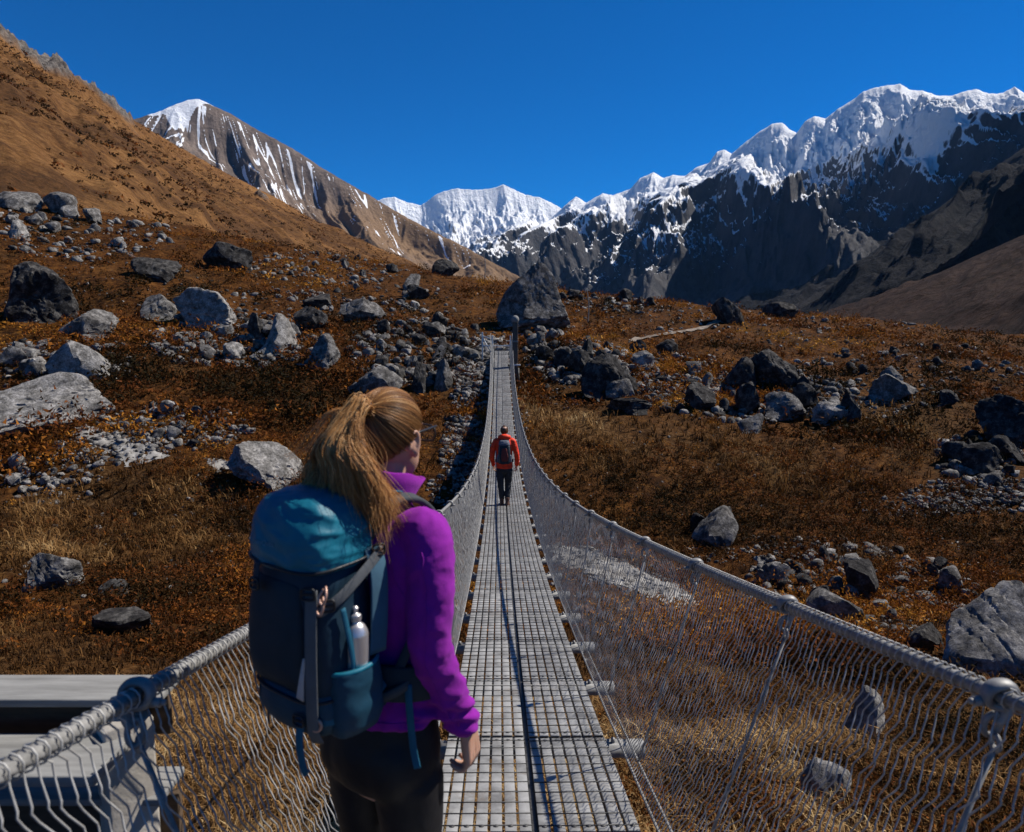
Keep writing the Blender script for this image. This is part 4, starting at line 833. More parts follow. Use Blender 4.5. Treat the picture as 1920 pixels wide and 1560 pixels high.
def fabric(name, c, var=.12, rough=.85, weave=900, bump=.12, sheen=0.0, nscale=14):
    n = NT(name); c = np.array(c); n.color(n.ramp(n.noise(nscale, 6, .6), [(.3, tuple(c*(1-var))), (.7, tuple(c*(1+var)))])).set(Roughness=rough)
    n.b.inputs['Sheen Weight'].default_value = sheen; n.b.inputs['Sheen Tint'].default_value = (*np.minimum(c*2+.1, 1), 1)
    n.bump(n.noise(weave, 2), bump, .002); n.bump(n.noise(45, 4), .25, .004); return n.m
M_skin = NT('skin'); M_skin.color(M_skin.ramp(M_skin.noise(25, 4), [(.3, (.40, .215, .145)), (.7, (.50, .29, .205))])).set(Roughness=.5, Subsurface_Weight=.12)
M_skin.b.inputs['Subsurface Radius'].default_value = (.012, .004, .002); M_skin = M_skin.m
M_fleece = fabric('purple_fleece', (.20, .009, .24), .10, .95, 500, .35, .25, 30)
M_fleece2 = fabric('purple_fleece_collar', (.20, .009, .24), .10, .95, 500, .35, .25, 30)
M_legg = fabric('black_leggings', (.010, .0095, .011), .2, .55, 800, .08)
M_navy = fabric('navy_pack_cloth', (.005, .022, .041), .15, .62, 700, .15)
M_slate = fabric('slate_pack_cloth', (.009, .021, .031), .15, .65, 700, .15)
M_blue = fabric('blue_pack_cloth', (.007, .042, .072), .15, .6, 700, .15)
M_teal = fabric('teal_pack_cloth', (.005, .115, .17), .12, .5, 700, .12)
M_web = fabric('blue_webbing', (.008, .085, .14), .15, .7, 500, .3)
M_webg = fabric('grey_webbing', (.085, .09, .095), .15, .7, 500, .3)
M_pad = fabric('charcoal_padding', (.05, .055, .06), .2, .9, 400, .3)
M_black = fabric('black_plastic', (.014, .014, .016), .2, .4, 300, .03)
n = NT('copper_trim'); n.color((.42, .25, .19)).set(Roughness=.4, Metallic=.3); M_copper = n.m
n = NT('brushed_steel'); n.color(n.ramp(n.noise(30, 4, .6, n.co(scale=(1, 1, .1))), [(.3, (.50, .47, .47)), (.7, (.66, .63, .62))])).set(Roughness=.34, Metallic=.75); M_steel = n.m
n = NT('lens_glass'); n.color((.04, .04, .045)).set(Roughness=.08, Alpha=.35); M_lens = n.m
n = NT('hair_strands'); n.color(n.ramp(n.attr('tint'), [(0, (.07, .030, .010)), (.35, (.23, .098, .030)), (.7, (.52, .24, .072)), (1, (.78, .48, .21))])).set(Roughness=.42, Specular_IOR_Level=.45); M_hair = n
tr_ = n.n('BsdfTranslucent'); n.l(n.b.inputs['Base Color'].links[0].from_socket, tr_.inputs[0]); mx_ = n.n('MixShader'); mx_.inputs[0].default_value = .35
n.l(n.b.outputs[0], mx_.inputs[1]); n.l(tr_.outputs[0], mx_.inputs[2]); n.l(mx_.outputs[0], n.t.nodes['Material Output'].inputs[0]); M_hair = n.m
def head_rings(chin, s=1.0, cy=.0):
    return [(0, cy+.058*s, chin-.004*s, .012*s, .016*s), (0, cy+.055*s, chin+.004*s, .028*s, .030*s), (0, cy+.035*s, chin+.03*s, .049*s, .062*s), (0, cy+.015*s, chin+.06*s, .061*s, .080*s), (0, cy+.003*s, chin+.10*s, .068*s, .092*s),
            (0, cy-.002*s, chin+.14*s, .073*s, .097*s), (0, cy-.008*s, chin+.18*s, .067*s, .088*s), (0, cy-.010*s, chin+.203*s, .047*s, .062*s), (0, cy-.010*s, chin+.216*s, .018*s, .024*s)]
def add_head(mb, chin, s=1.0, cy=.0, yaw=0., c0=(0, 0)):
    h = MB(); h.add(*loft(head_rings(chin, s, cy), 40, 60))
    h.add(*tube(spline([(0, cy+.088*s, chin+.125*s), (0, cy+.10*s, chin+.10*s), (0, cy+.112*s, chin+.08*s), (0, cy+.096*s, chin+.070*s)], 14), np.linspace(.007, .013, 14)*s, 12))
    for sx in (-1, 1):
        h.add(*ball((sx*.012*s, cy+.098*s, chin+.073*s), .008*s, 2))
        h.add(*ball((sx*.030*s, cy+.078*s, chin+.112*s), (.017*s, .012*s, .010*s), 2)); h.add(*ball((sx*.030*s, cy+.084*s, chin+.132*s), (.022*s, .010*s, .006*s), 2))
        th = np.linspace(-.6, 4.4, 20)   # ear: rim and lobe
        e = np.stack([sx*(.073+.008*np.sin(th*.6))*s, cy+(-.008-.016*np.cos(th))*s, chin+(.098+.029*np.sin(th))*s], 1); h.add(*tube(e, .0052*s, 10))
        h.add(*ball((sx*.072*s, cy-.004*s, chin+.094*s), (.006*s, .014*s, .026*s), 2)); h.add(*ball((sx*.072*s, cy+.004*s, chin+.068*s), (.007*s, .009*s, .010*s), 2))
    for z_, w in ((.048, .010), (.040, .011)): h.add(*ball((0, cy+.092*s-.004*s, chin+z_*s), (.024*s, .010*s, .0055*s), 2))
    c, sn = math.cos(yaw), math.sin(yaw)
    for V, F in zip(h.V, [None]*len(h.V)):
        x, y = V[:, 0].copy(), V[:, 1]-cy; V[:, 0] = x*c-y*sn+c0[0]; V[:, 1] = x*sn+y*c+cy+c0[1]
    base = mb.n
    for F, M in zip(h.F, h.M): mb.F.append(F+base); mb.M.append(M)
    mb.V += h.V; mb.n += h.n
def add_hand(mb, wrist, d, nrm, side, s=1.0, curl=(.5, .75, .45)):
    """palm, four jointed fingers and a thumb; d points down the hand, nrm out of the palm, side to the thumb"""
    d, nrm, side = [np.array(v, float)/np.linalg.norm(v) for v in (d, nrm, side)]; w = np.array(wrist, float)
    for t, q in ((-.022, .016), (-.008, .017), (.008, .017), (.022, .016)):
        limb(mb, [w+side*t*.6*s, w+d*.045*s+side*t*s, w+d*.088*s+side*t*1.15*s], np.array([.0165, .0145, .0115])*s, 12)
    for t, L, r0 in ((.031, .070, .0092), (.0105, .079, .0095), (-.0105, .073, .0090), (-.030, .058, .0080)):
        p = w+d*.086*s+side*t*s; a = 0; pts = [p-d*.02*s, p]; dirr = d
        for k, fr in enumerate((.45, .32, .26)):
            a += curl[k]*(1.0+.25*(t < 0)); dirr = d*math.cos(a)+nrm*math.sin(a)+side*t*.8; dirr = dirr/np.linalg.norm(dirr); p = p+dirr*L*fr*s; pts.append(p)
        limb(mb, np.array(pts), np.array([r0*1.1, r0*1.05, r0, r0*.92, r0*.78])*s, 12)
    p = w+d*.018*s+side*.026*s+nrm*.006*s
    limb(mb, np.array([p-side*.012*s, p+d*.025*s+side*.016*s+nrm*.012*s, p+d*.052*s+side*.020*s+nrm*.026*s, p+d*.076*s+side*.014*s+nrm*.036*s]), np.array([.0150, .0125, .0102, .0082])*s, 12)

# ------------------------------------------------------------ woman in purple, seen from behind
HY = R(13)
def hrot(V):
    V = np.array(V, float); x, y = V[..., 0].copy(), V[..., 1]-.030; V[..., 0] = x*math.cos(HY)-y*math.sin(HY); V[..., 1] = x*math.sin(HY)+y*math.cos(HY)+.030; return V
WY = 1.80; WYAW = R(36); WLOC = (-.322, WY, float(DZ(WY))+.006)
woman = empty('person', WLOC, -WYAW)
tag(woman, 'woman with light brown ponytail in purple fleece and black leggings on the bridge', 'person')
ARM = [(.150, -.005, 1.405), (.176, -.018, 1.30), (.184, -.032, 1.16), (.189, .02, 1.03), (.194, .08, .915)]
ARML = [(-.150, -.005, 1.405), (-.180, -.012, 1.30), (-.200, -.015, 1.16), (-.205, .05, 1.03), (-.200, .12, .92)]
b = MB(); add_head(b, 1.522, 1.0, .030, HY)
limb(b, [(0, -.010, 1.42), (0, .0, 1.50), (0, .022, 1.575)], [.058, .050, .052])
b.add(*loft([(0, 0, .70, .05, .05), (0, -.01, .76, .150, .095), (0, -.01, .86, .160, .105), (0, 0, 1.0, .135, .09), (0, 0, 1.10, .125, .085), (0, 0, 1.25, .145, .095), (0, 0, 1.38, .150, .085), (0, -.005, 1.44, .09, .06), (0, -.005, 1.47, .05, .045)], 36))
for A, sx in ((ARM, 1), (ARML, -1)):
    limb(b, A, [.045, .042, .036, .033, .026])
    w = np.array(A[-1]); add_hand(b, w+np.array([0, .012, -.012]), (.02*sx, .16, -1), (-sx*1.0, -.35, -.05), (-.25*sx, 1, .1), .98, (.42, .85, .6))
for sx in (-1, 1):
    limb(b, [(sx*.082, -.01, .80), (sx*.086, .0, .62), (sx*.086, .012, .44), (sx*.084, -.005, .25), (sx*.082, -.015, .09)], [.085, .070, .050, .048, .036])
    limb(b, [(sx*.082, -.03, .05), (sx*.086, .06, .045), (sx*.09, .15, .03)], [.038, .034, .026])
me = fuse(b, .0038, 5); link('body', me, M_skin, woman, True)
# eyes under the lids
for sx in (-1, 1):
    o = MB().add(*ball(hrot((sx*.030, .030+.082, 1.522+.112)), .0105, 2)).build('eye', plain('eye_white', (.7, .68, .66), .3), woman, True)
# fleece jacket
j = MB()
j.add(*loft([(0, -.012, .945, .150, .100), (0, -.012, .955, .172, .124), (0, -.010, .99, .171, .122), (0, -.005, 1.06, .160, .110), (0, 0, 1.14, .152, .105), (0, 0, 1.24, .160, .112), (0, 0, 1.33, .168, .112), (0, -.005, 1.395, .165, .100), (0, -.005, 1.435, .125, .082), (0, -.003, 1.465, .082, .070), (0, 0, 1.49, .066, .066), (0, 0, 1.50, .05, .05)], 48, 90))
for A, sx in ((ARM, 1), (ARML, -1)):
    limb(j, [(sx*.10, -.005, 1.415)]+A[:-1]+[tuple(np.array(A[-1])+np.array([0, -.002, .004]))], [.060, .062, .057, .052, .047, .040], 24)
me = fuse(j, .0055, 10); V = vco(me); N = vno(me)
arm = sstep(.12, .17, np.abs(V[:, 0])); low = sstep(1.20, .9, V[:, 2])
f1 = fbm(np.column_stack([V[:, 0]*9, V[:, 1]*9, V[:, 2]*15+V[:, 0]*14]), 4, .5); f2 = ridged(np.column_stack([V[:, 0]*7+V[:, 2]*4, V[:, 1]*9, V[:, 2]*13-V[:, 0]*10]), 3, .5)-.5
cuf = np.exp(-((V[:, 2]-.965)/.06)**2)*arm
V = V+N*(.006*f1+.016*f2*arm*(.45+.55*low)+.010*f2*(1-arm)*(.5+.5*low)+.006*cuf*np.sin(V[:, 2]*170+V[:, 1]*50))[:, None]
vset(me, V); jac = link('jacket', me, M_fleece, woman, True)
def seam(pts, nrm_out=.0):
    from mathutils.bvhtree import BVHTree
    q = spline(pts, 40); bv = BVHTree.FromPolygons([tuple(v) for v in V], [tuple(p.vertices) for p in me.polygons]); o_ = []
    for p in q:
        l_, n_, _, _ = bv.find_nearest(Vector(p)); o_.append(np.array(l_)+np.array(n_)*.0005)
    return tube(np.array(o_), .0016, 6)
sm_ = MB()
for sx in (-1, 1):
    sm_.add(*seam([(sx*.085, -.09, 1.50), (sx*.118, -.10, 1.40), (sx*.128, -.09, 1.32), (sx*.135, -.05, 1.27), (sx*.14, 0, 1.26)])); sm_.add(*seam([(sx*.2, -.08, 1.40), (sx*.215, -.08, 1.25), (sx*.22, -.09, 1.12), (sx*.22, -.03, 1.0), (sx*.22, .03, .94)]))
    sm_.build('seam', M_fleece2, jac, True); sm_ = MB()
sm_.add(*tube(np.stack([.1745*np.cos(np.linspace(0, 6.29, 60)), -.0115+.1265*np.sin(np.linspace(0, 6.29, 60)), .975+0*np.linspace(0, 1, 60)], 1), .0018, 6)); sm_.build('hem', M_fleece2, jac, True)
th = np.linspace(0, 2*np.pi, 73)[:-1]; fr = .5+.5*np.sin(th)       # collar: open stand-up band, folded open at the front
prof = [(0, 0, 0), (.3, .004, .0), (.7, .008, 0), (1, .012, 0), (1.03, .008, 1), (1, .003, 1), (.6, -.001, 1), (0, -.006, 1)]
Vc = []
for h, o_, q in prof:
    zt = 1.565-.055*fr**1.5; z = 1.462+(zt-1.462)*h
    rx = .066+o_+.010*fr*h; ry = .066+o_+.040*fr**2*h
    Vc.append(np.stack([rx*np.cos(th), .004+ry*np.sin(th)+.012*h*fr, z+.003*np.sin(5*th+1)*h], 1))
V = np.stack(Vc, 1).reshape(-1, 3); F = gridF(72, 8, True); o = link('collar', npmesh('collar', V, F), M_fleece2, jac, True)
# leggings
l = MB(); l.add(*loft([(0, -.012, .74, .06, .06), (0, -.014, .77, .150, .110), (0, -.016, .84, .166, .124), (0, -.012, .90, .160, .116), (0, -.008, .97, .148, .100), (0, 0, 1.03, .138, .092), (0, 0, 1.035, .10, .07)], 44, 50))
for sx in (-1, 1):
    l.add(*ball((sx*.076, -.052, .835), (.084, .078, .100), 4))
    limb(l, [(sx*.084, -.012, .79), (sx*.088, -.006, .66), (sx*.088, .012, .45), (sx*.086, -.010, .30), (sx*.084, -.015, .10)], [.091, .080, .057, .056, .040], 28)
me = fuse(l, .0055, 26); V = vco(me); N = vno(me); V += N*(.0022*fbm(V*18, 3))[:, None]; vset(me, V); link('leggings', me, M_legg, woman, True)
for sx in (-1, 1):
    s_ = MB(); s_.add(*loft([(sx*.084, .045, .0, .043, .135), (sx*.084, .045, .02, .045, .138), (sx*.084, .03, .05, .042, .118), (sx*.084, -.01, .085, .042, .062), (sx*.084, -.018, .13, .045, .052)], 32, 26, 2.4)); s_.build('shoe', M_pad, woman, True)
# hair: cap, combed strands, ponytail
HC = np.array([0, .024, 1.646]); HR = np.array([.081, .107, .1045]); TD = np.array([.02, -.80, .60]); TD /= np.linalg.norm(TD)
def hairline(d): return -.05+np.where(d[:, 1] > 0, .66*d[:, 1], .80*d[:, 1])
V, F = ICO[5]; inside = V[:, 2] > hairline(V)-.02; F = F[inside[F].all(1)]; u, inv = np.unique(F, return_inverse=True); D = V[u]
a_ = np.arccos(np.clip(D@TD, -1, 1)); e1 = np.cross(TD, [1, 0, 0]); e1 /= np.linalg.norm(e1); e2 = np.cross(TD, e1); ph = np.arctan2(D@e2, D@e1)
rr = 1+.006*perlin(P3(np.cos(ph)*16, np.sin(ph)*16, 1.3))+.004*perlin(P3(np.cos(ph)*48, np.sin(ph)*48, 4.))
me = npmesh('hair', hrot(HC+D*HR*rr[:, None]), inv.reshape(-1, 3)); attr(me, 'tint', np.clip(.32+.5*perlin(P3(np.cos(ph)*22, np.sin(ph)*22, 9.)), 0, 1))
hair = link('hair', me, M_hair, woman, True)
def strands(paths, rad, tints, name, parent):
    VV, FF, TT = [], [], []; b0 = 0
    for p, r0, t in zip(paths, rad, tints):
        k = len(p); r_ = r0*np.interp(np.linspace(0, 1, k), [0, .1, .7, 1], [.8, 1, .9, .25]); V, F = tube(p, r_, 3, cap=False)
        VV.append(V); FF.append(F[0]+b0); b0 += len(V); TT.append(np.full(len(V), t))
    me = npmesh(name, np.concatenate(VV), np.concatenate(FF)); attr(me, 'tint', np.concatenate(TT)); return link(name, me, M_hair, parent, True)
P_, Rr, Tt = [], [], []
for i in range(2300):
    d = rng.normal(size=3); d /= np.linalg.norm(d)
    h = hairline(d[None])[0]
    if d[2] < h-.03 or d@TD > .985: continue
    if rng.uniform() < .55:                                          # start at the hairline itself
        d[2] = h+rng.uniform(-.05, .05); d /= np.linalg.norm(d)
    om = math.acos(np.clip(d@TD, -1, 1)); t = np.linspace(0, 1, 14)[:, None]
    q = (np.sin((1-t)*om)*d+np.sin(t*om)*TD)/math.sin(om)
    q[:, 2] -= .05*np.sin(t[:, 0]*np.pi)*(d[2] < .2); q /= np.linalg.norm(q, axis=1)[:, None]
    k = 1.004+.022*rng.uniform()**2*np.sin(t*np.pi*.9)+.004*rng.uniform()
    P_.append(hrot(HC+q*HR*k)); Rr.append(rng.uniform(.0008, .0016)); Tt.append(np.clip(.42+.55*perlin(np.array([[d[0]*7, d[1]*7, d[2]*7]]))[0]+rng.normal(0, .13), 0, 1))
strands(P_, Rr, Tt, 'combed_hair', hair)
TP = hrot(HC+TD*HR*1.02); P_, Rr, Tt = [], [], []
CL = 46; cl = [(rng.uniform(0, 1), rng.uniform(-1, 1), rng.uniform(0, 1), rng.uniform(0, 6.28)) for _ in range(CL)]
for i in range(3600):
    c_ = cl[i % CL]; s_ = np.clip(c_[0]+rng.normal(0, .035), 0, 1.05); dp = c_[1]+rng.normal(0, .16); L = c_[2]*.75+.25*rng.uniform()
    lx = -.062+.195*s_; end = np.array([lx+rng.normal(0, .006), -.150-.035*dp+.05*sstep(.55, 1, s_), 1.565-.035*s_-.105*sstep(.5, 1, s_)*L-.02*L])
    mid = np.array([TP[0]+(lx-TP[0])*.46+.012*math.sin(c_[3]), -.128-.045*(dp*.5+.5)-.018*(1-abs(2*s_-1)), 1.645+rng.normal(0, .004)])
    m2 = np.array([TP[0]+(lx-TP[0])*.80+.012*math.cos(c_[3]*1.7), -.140-.042*(dp*.5+.5), 1.595])
    st = TP+np.array([rng.normal(0, .007), rng.normal(0, .003), rng.normal(0, .007)])
    p = spline(np.array([st, st+np.array([lx*.12, -.034, .008+.004*dp]), mid, m2, end]), 22); t = np.linspace(0, 1, 22)
    p += (np.sin(t*10+c_[3])*.0115*t)[:, None]*np.array([1, .3, 0])+(np.sin(t*21+c_[3]*3)*.0055*t)[:, None]*np.array([.7, -.5, .3])
    p += (t**3)[:, None]*(rng.normal(0, .014, 3)+np.array([0, 0, -.03*rng.uniform()]))
    P_.append(p); Rr.append(rng.uniform(.0006, .0014)); Tt.append(np.clip(.62+.28*math.sin(c_[3]*2.3)+rng.normal(0, .14), 0, 1))
for i in range(150):                                                  # flyaway hairs
    a = rng.uniform(0, 6.28); s_ = rng.uniform(); st = TP; end = np.array([-.14+.34*s_, -.15-.04*rng.uniform(), 1.60-.22*s_*rng.uniform()])
    P_.append(spline(np.array([st, st+(end-st)*.3+np.array([0, -.04, .03]), st+(end-st)*.7+rng.normal(0, .02, 3), end]), 20)); Rr.append(.0006); Tt.append(.8)
strands(P_, Rr, Tt, 'ponytail', hair)
e = np.linspace(0, 2*np.pi, 25); u_ = np.cross(TD, [1, 0, 0]); u_ /= np.linalg.norm(u_); v_ = np.cross(TD, u_)
MB().add(*tube(TP+TD*.008+.0125*(np.cos(e)[:, None]*u_+np.sin(e)[:, None]*v_), .0052, 10, cap=False)).build('hair_tie', M_pad, hair, True)
# eyeglasses
gl = MB(); hz_ = 1.522+.118
for sx in (-1, 1):
    gl.add(*tube(spline([(sx*.070, .030, hz_-.004), (sx*.080, .036, hz_+.004), (sx*.080, .09, hz_+.006), (sx*.073, .140, hz_+.006)], 20), .0030, 8))
    q = np.linspace(0, 2*np.pi, 33); gl.add(*tube(np.stack([sx*.038+.031*np.sign(np.cos(q))*np.abs(np.cos(q))**.7, .146-.006*np.abs(np.cos(q)), hz_-.014+.021*np.sign(np.sin(q))*np.abs(np.sin(q))**.7], 1), .0026, 8, cap=False))
gl.add(*tube([(-.010, .147, hz_-.004), (0, .150, hz_-.002), (.010, .147, hz_-.004)], .0024, 8))
gl.V = [hrot(v) for v in gl.V]; glo = gl.build('eyeglasses', M_black, woman, True)
for sx in (-1, 1):
    q = np.linspace(0, 2*np.pi, 33)[:-1]; MB().add(hrot(np.stack([sx*.038+.030*np.sign(np.cos(q))*np.abs(np.cos(q))**.7, .146-.006*np.abs(np.cos(q)), hz_-.014+.020*np.sign(np.sin(q))*np.abs(np.sin(q))**.7], 1)), np.arange(32)[None]).build('lens', M_lens, glo)

# ------------------------------------------------------------ her backpack and bottle
def wpoint(l, loc=WLOC, yaw=WYAW):
    c, s_ = math.cos(yaw), math.sin(yaw); return (loc[0]+l[0]*c+l[1]*s_, loc[1]-l[0]*s_+l[1]*c, loc[2]+l[2])
PK = np.array([-.012, -.205, .995]); pack = empty('backpack', wpoint(PK), -WYAW)
tag(pack, 'large navy and teal hiking backpack on the back of the woman in purple', 'backpack')
def pp(mb, name, m, parent=pack, smooth=True):
    mb.V = [np.asarray(v, float)-PK for v in mb.V]; return mb.build(name, m, parent, smooth)
def soft(rings, n=72, m=60, e=3.2, amp=.004, sc=14, seed=0, fold=0):
    V, F = loft(rings, n, m, e); c = V.mean(0); N = V-c; N[:, 2] *= .3; N /= np.linalg.norm(N, axis=1)[:, None]+1e-9
    f = fbm(V*sc+seed, 4, .55)*amp
    if fold: f = f+fold*(ridged(np.column_stack([V[:, 0]*11+seed, V[:, 1]*11, V[:, 2]*26+V[:, 0]*9]), 3)-.5)
    return V+N*f[:, None], F
cx, cy = PK[0], PK[1]
main = pp(MB().add(*soft([(cx, cy, 1.075, .09, .06), (cx, cy, 1.085, .114, .088), (cx, cy, 1.12, .122, .096), (cx, cy, 1.20, .126, .102), (cx, cy, 1.30, .121, .098), (cx, cy, 1.38, .112, .088), (cx, cy, 1.415, .085, .06)], fold=.004)), 'main_body', M_navy)
pp(MB().add(*soft([(cx, cy, .990, .05, .035), (cx, cy, .996, .085, .06), (cx, cy, 1.015, .112, .086), (cx, cy, 1.05, .126, .101), (cx, cy, 1.085, .127, .104), (cx, cy, 1.108, .119, .096), (cx, cy, 1.112, .09, .07)], seed=3, fold=.003)), 'bottom_compartment', M_blue)
lid = pp(MB().add(*soft([(cx, cy-.004, 1.378, .10, .08), (cx, cy-.004, 1.384, .122, .104), (cx, cy-.004, 1.41, .128, .111), (cx, cy-.004, 1.46, .124, .108), (cx, cy-.002, 1.505, .108, .092), (cx, cy, 1.532, .080, .066), (cx, cy, 1.542, .03, .025)], 90, 80, 2.9, .007, 13, 5, .010)), 'lid', M_teal)
# piping round the lid and the seam of the bottom
for z0, hw, hd, r_ in ((1.392, .128, .111, .0035), (1.100, .126, .103, .0035)):
    q = np.linspace(0, 2*np.pi, 73); z_ = MB().add(*tube(np.stack([cx+hw*np.sign(np.cos(q))*np.abs(np.cos(q))**.62, cy-.003+hd*np.sign(np.sin(q))*np.abs(np.sin(q))**.62, z0+.004*np.sin(q*2)], 1), r_, 8, cap=False)); pp(z_, 'piping', M_black)
pp(MB().add(*soft([(cx-.012, cy-.082, 1.115, .05, .012), (cx-.012, cy-.085, 1.122, .082, .022), (cx-.012, cy-.090, 1.17, .090, .030), (cx-.012, cy-.088, 1.27, .088, .028), (cx-.012, cy-.080, 1.345, .078, .020), (cx-.012, cy-.075, 1.36, .05, .01)], 60, 50, 3.4, .003, 14, 9, .003)), 'front_pocket', M_slate)
for sx in (1, -1):
    c1 = cx+sx*.112
    pk = pp(MB().add(*soft([(c1, cy+.01, 1.000, .020, .035), (c1, cy+.01, 1.008, .034, .058), (c1+sx*.004, cy+.01, 1.05, .045, .068), (c1+sx*.004, cy+.01, 1.11, .044, .066), (c1+sx*.003, cy+.01, 1.150, .042, .062), (c1, cy+.01, 1.158, .038, .058)], 48, 40, 2.6, .003, 16, 2+sx, .005)), 'side_pocket', M_blue)
    q = np.linspace(0, 2*np.pi, 49); rim = MB().add(*tube(np.stack([c1+.041*np.cos(q), cy+.01+.062*np.sin(q), 1.157+.003*np.sin(q)], 1), .006, 8, cap=False)); pp(rim, 'pocket_rim', M_teal, pk)
    out = lambda p, sx=sx: np.array([p[0]*2, p[1]*1.0+.0, .35 if p[2] > 1.4 else 0])
    sp = [(sx*.062, -.118, 1.425), (sx*.074, -.075, 1.482), (sx*.080, -.02, 1.498), (sx*.088, .045, 1.478), (sx*.095, .100, 1.41), (sx*.105, .122, 1.30), (sx*.130, .108, 1.18), (sx*.160, .03, 1.10), (sx*.150, -.09, 1.07), (sx*.118, -.13, 1.05)]
    pp(MB().add(*ribbon(sp, np.interp(np.linspace(0, 1, 60), [0, .08, .62, .72, 1], [.050, .056, .052, .022, .022]), .014, lambda p: np.array([p[0]*1.2, p[1]+(-.0), max(0, (p[2]-1.38))*6]), 60)), 'shoulder_strap', M_pad)
    pp(MB().add(*ribbon([(sx*.055, -.13, 1.515), (sx*.065, -.08, 1.522), (sx*.078, -.01, 1.510)], .016, .003, (0, 0, 1), 16)), 'load_strap', M_web)
q = np.linspace(-.62*np.pi, 1.62*np.pi, 60)[::-1]
belt = [(.180*np.cos(a), -.004+.131*np.sin(a), 1.065-.012*np.sin(a)) for a in np.linspace(-.40*np.pi, 1.40*np.pi, 60)]
pp(MB().add(*ribbon(belt, .085, .016, lambda p: np.array([p[0], p[1], 0]), 60)), 'hip_belt', M_slate)
def strap(pts, w, t, nrm, name, m, k=20, parent=pack): return pp(MB().add(*ribbon(pts, w, t, nrm, k)), name, m, parent, False)
rc = (.45, -.9, 0)
strap([(.088, -.292, 1.352), (.094, -.303, 1.25), (.094, -.306, 1.12), (.088, -.300, 1.04), (.080, -.282, 1.000)], .026, .003, rc, 'compression_strap', M_webg)
strap([(-.108, -.290, 1.35), (-.114, -.300, 1.22), (-.112, -.300, 1.10), (-.10, -.285, 1.01)], .022, .003, (-.5, -.9, 0), 'compression_strap', M_web)
strap([(.072, -.305, 1.20), (.066, -.309, 1.15), (.058, -.308, 1.105)], np.linspace(.006, .022, 20), .003, (.1, -1, 0), 'reflective_tab', fabric('pale_tab', (.42, .38, .35)))
strap([(.121, -.115, 1.405), (.124, -.18, 1.365), (.120, -.245, 1.325), (.100, -.285, 1.30)], .024, .003, (1, -.35, 0), 'side_strap', M_webg)
strap([(.108, -.135, 1.412), (.127, -.135, 1.35), (.131, -.14, 1.25), (.128, -.145, 1.17)], .050, .004, (1, 0, 0), 'side_panel', fabric('steel_blue_cloth', (.04, .095, .14)))
strap([(.119, -.235, 1.30), (.128, -.225, 1.22), (.128, -.215, 1.15)], .012, .003, (1, -.2, 0), 'side_strap', M_web)
strap([(-.135, -.245, 1.085), (-.138, -.25, 1.04), (-.138, -.252, .96)], .021, .003, (-.5, -1, 0), 'hanging_strap', M_navy)
strap([(.058, -.308, 1.065), (.062, -.318, 1.01), (.074, -.318, .955), (.082, -.314, .945)], .021, .003, (.1, -1, .1), 'hanging_strap', M_web)
strap([(.158, -.080, 1.075), (.166, -.086, 1.02), (.178, -.088, .93), (.194, -.092, .885)], .017, .003, (.5, -1, 0), 'hanging_strap', M_web)
strap([(.165, -.06, 1.20), (.140, -.085, 1.12), (.108, -.12, 1.03)], .022, .003, (.6, -1, 0), 'side_strap', M_navy)
strap([(.098, -.283, 1.052), (.120, -.24, 1.052), (.131, -.18, 1.062), (.122, -.12, 1.085)], .018, .003, (1, -.5, 0), 'bottom_strap', M_web)
strap([(-.052, -.322, 1.395), (-.056, -.324, 1.37), (-.060, -.322, 1.335)], .020, .003, (0, -1, 0), 'lid_strap', M_navy)
strap([(-.132, -.225, 1.11), (-.152, -.235, 1.085), (-.168, -.24, 1.065)], .030, .010, (0, -1, .3), 'belt_wing', M_black)
for c, a in (((.088, -.302, 1.345), .5), ((.112, -.270, 1.315), .8), ((.123, -.130, 1.405), 1.2), ((-.060, -.327, 1.345), 0), ((.059, -.316, 1.06), .1), ((-.137, -.258, 1.078), -.4)):
    k = MB(); q = np.linspace(0, 2*np.pi, 21); ca, sa = math.cos(a), math.sin(a)
    w, hh = .0145*np.sign(np.cos(q))*np.abs(np.cos(q))**.5, .012*np.sign(np.sin(q))*np.abs(np.sin(q))**.5
    k.add(*tube(np.stack([c[0]+w*ca, c[1]+w*sa, c[2]+hh], 1), .0030, 8, cap=False)); k.box(c, (.026, .004, .006), (0, 0, a), 0, .001); pp(k, 'buckle', M_black)
q = np.linspace(0, 2*np.pi, 25); pp(MB().add(*tube(np.stack([.092+.0115*np.cos(q), -.296+.005*np.cos(q), 1.052+.0135*np.sin(q)], 1), .0036, 10, cap=False)), 'webbing_ring', M_copper)
for x0, z0 in ((.104, 1.335), (.114, 1.36)):
    pp(MB().add(*tube(spline([(x0, -.275, z0), (x0+.012, -.285, z0-.015), (x0+.006, -.29, z0-.035), (x0-.006, -.29, z0-.022), (x0, -.28, z0-.004)], 24), .0028, 8)), 'cord_loop', M_copper)
tc = bpy.data.curves.new('lettering', 'FONT'); tc.body = 'CleoQuest'; tc.size = .0150; tc.extrude = .0006; tc.align_x = 'CENTER'
to = bpy.data.objects.new('tmp', tc); COL.objects.link(to); bpy.context.view_layer.update()
tm = bpy.data.meshes.new_from_object(to.evaluated_get(bpy.context.evaluated_depsgraph_get())); bpy.data.objects.remove(to)
from mathutils.bvhtree import BVHTree
lm = lid.data; bv = BVHTree.FromPolygons([tuple(v) for v in vco(lm)], [tuple(p_.vertices) for p_ in lm.polygons]); V = vco(tm)
for v in V:
    x_, z0 = v[0]-.030-PK[0], v[1]+1.436-PK[2]; h_ = bv.ray_cast(Vector((x_, -1, z0)), Vector((0, 1, 0)))[0]
    v[:] = (x_, (h_.y if h_ is not None else -.12)-.0012-v[2], z0)
vset(tm, V)
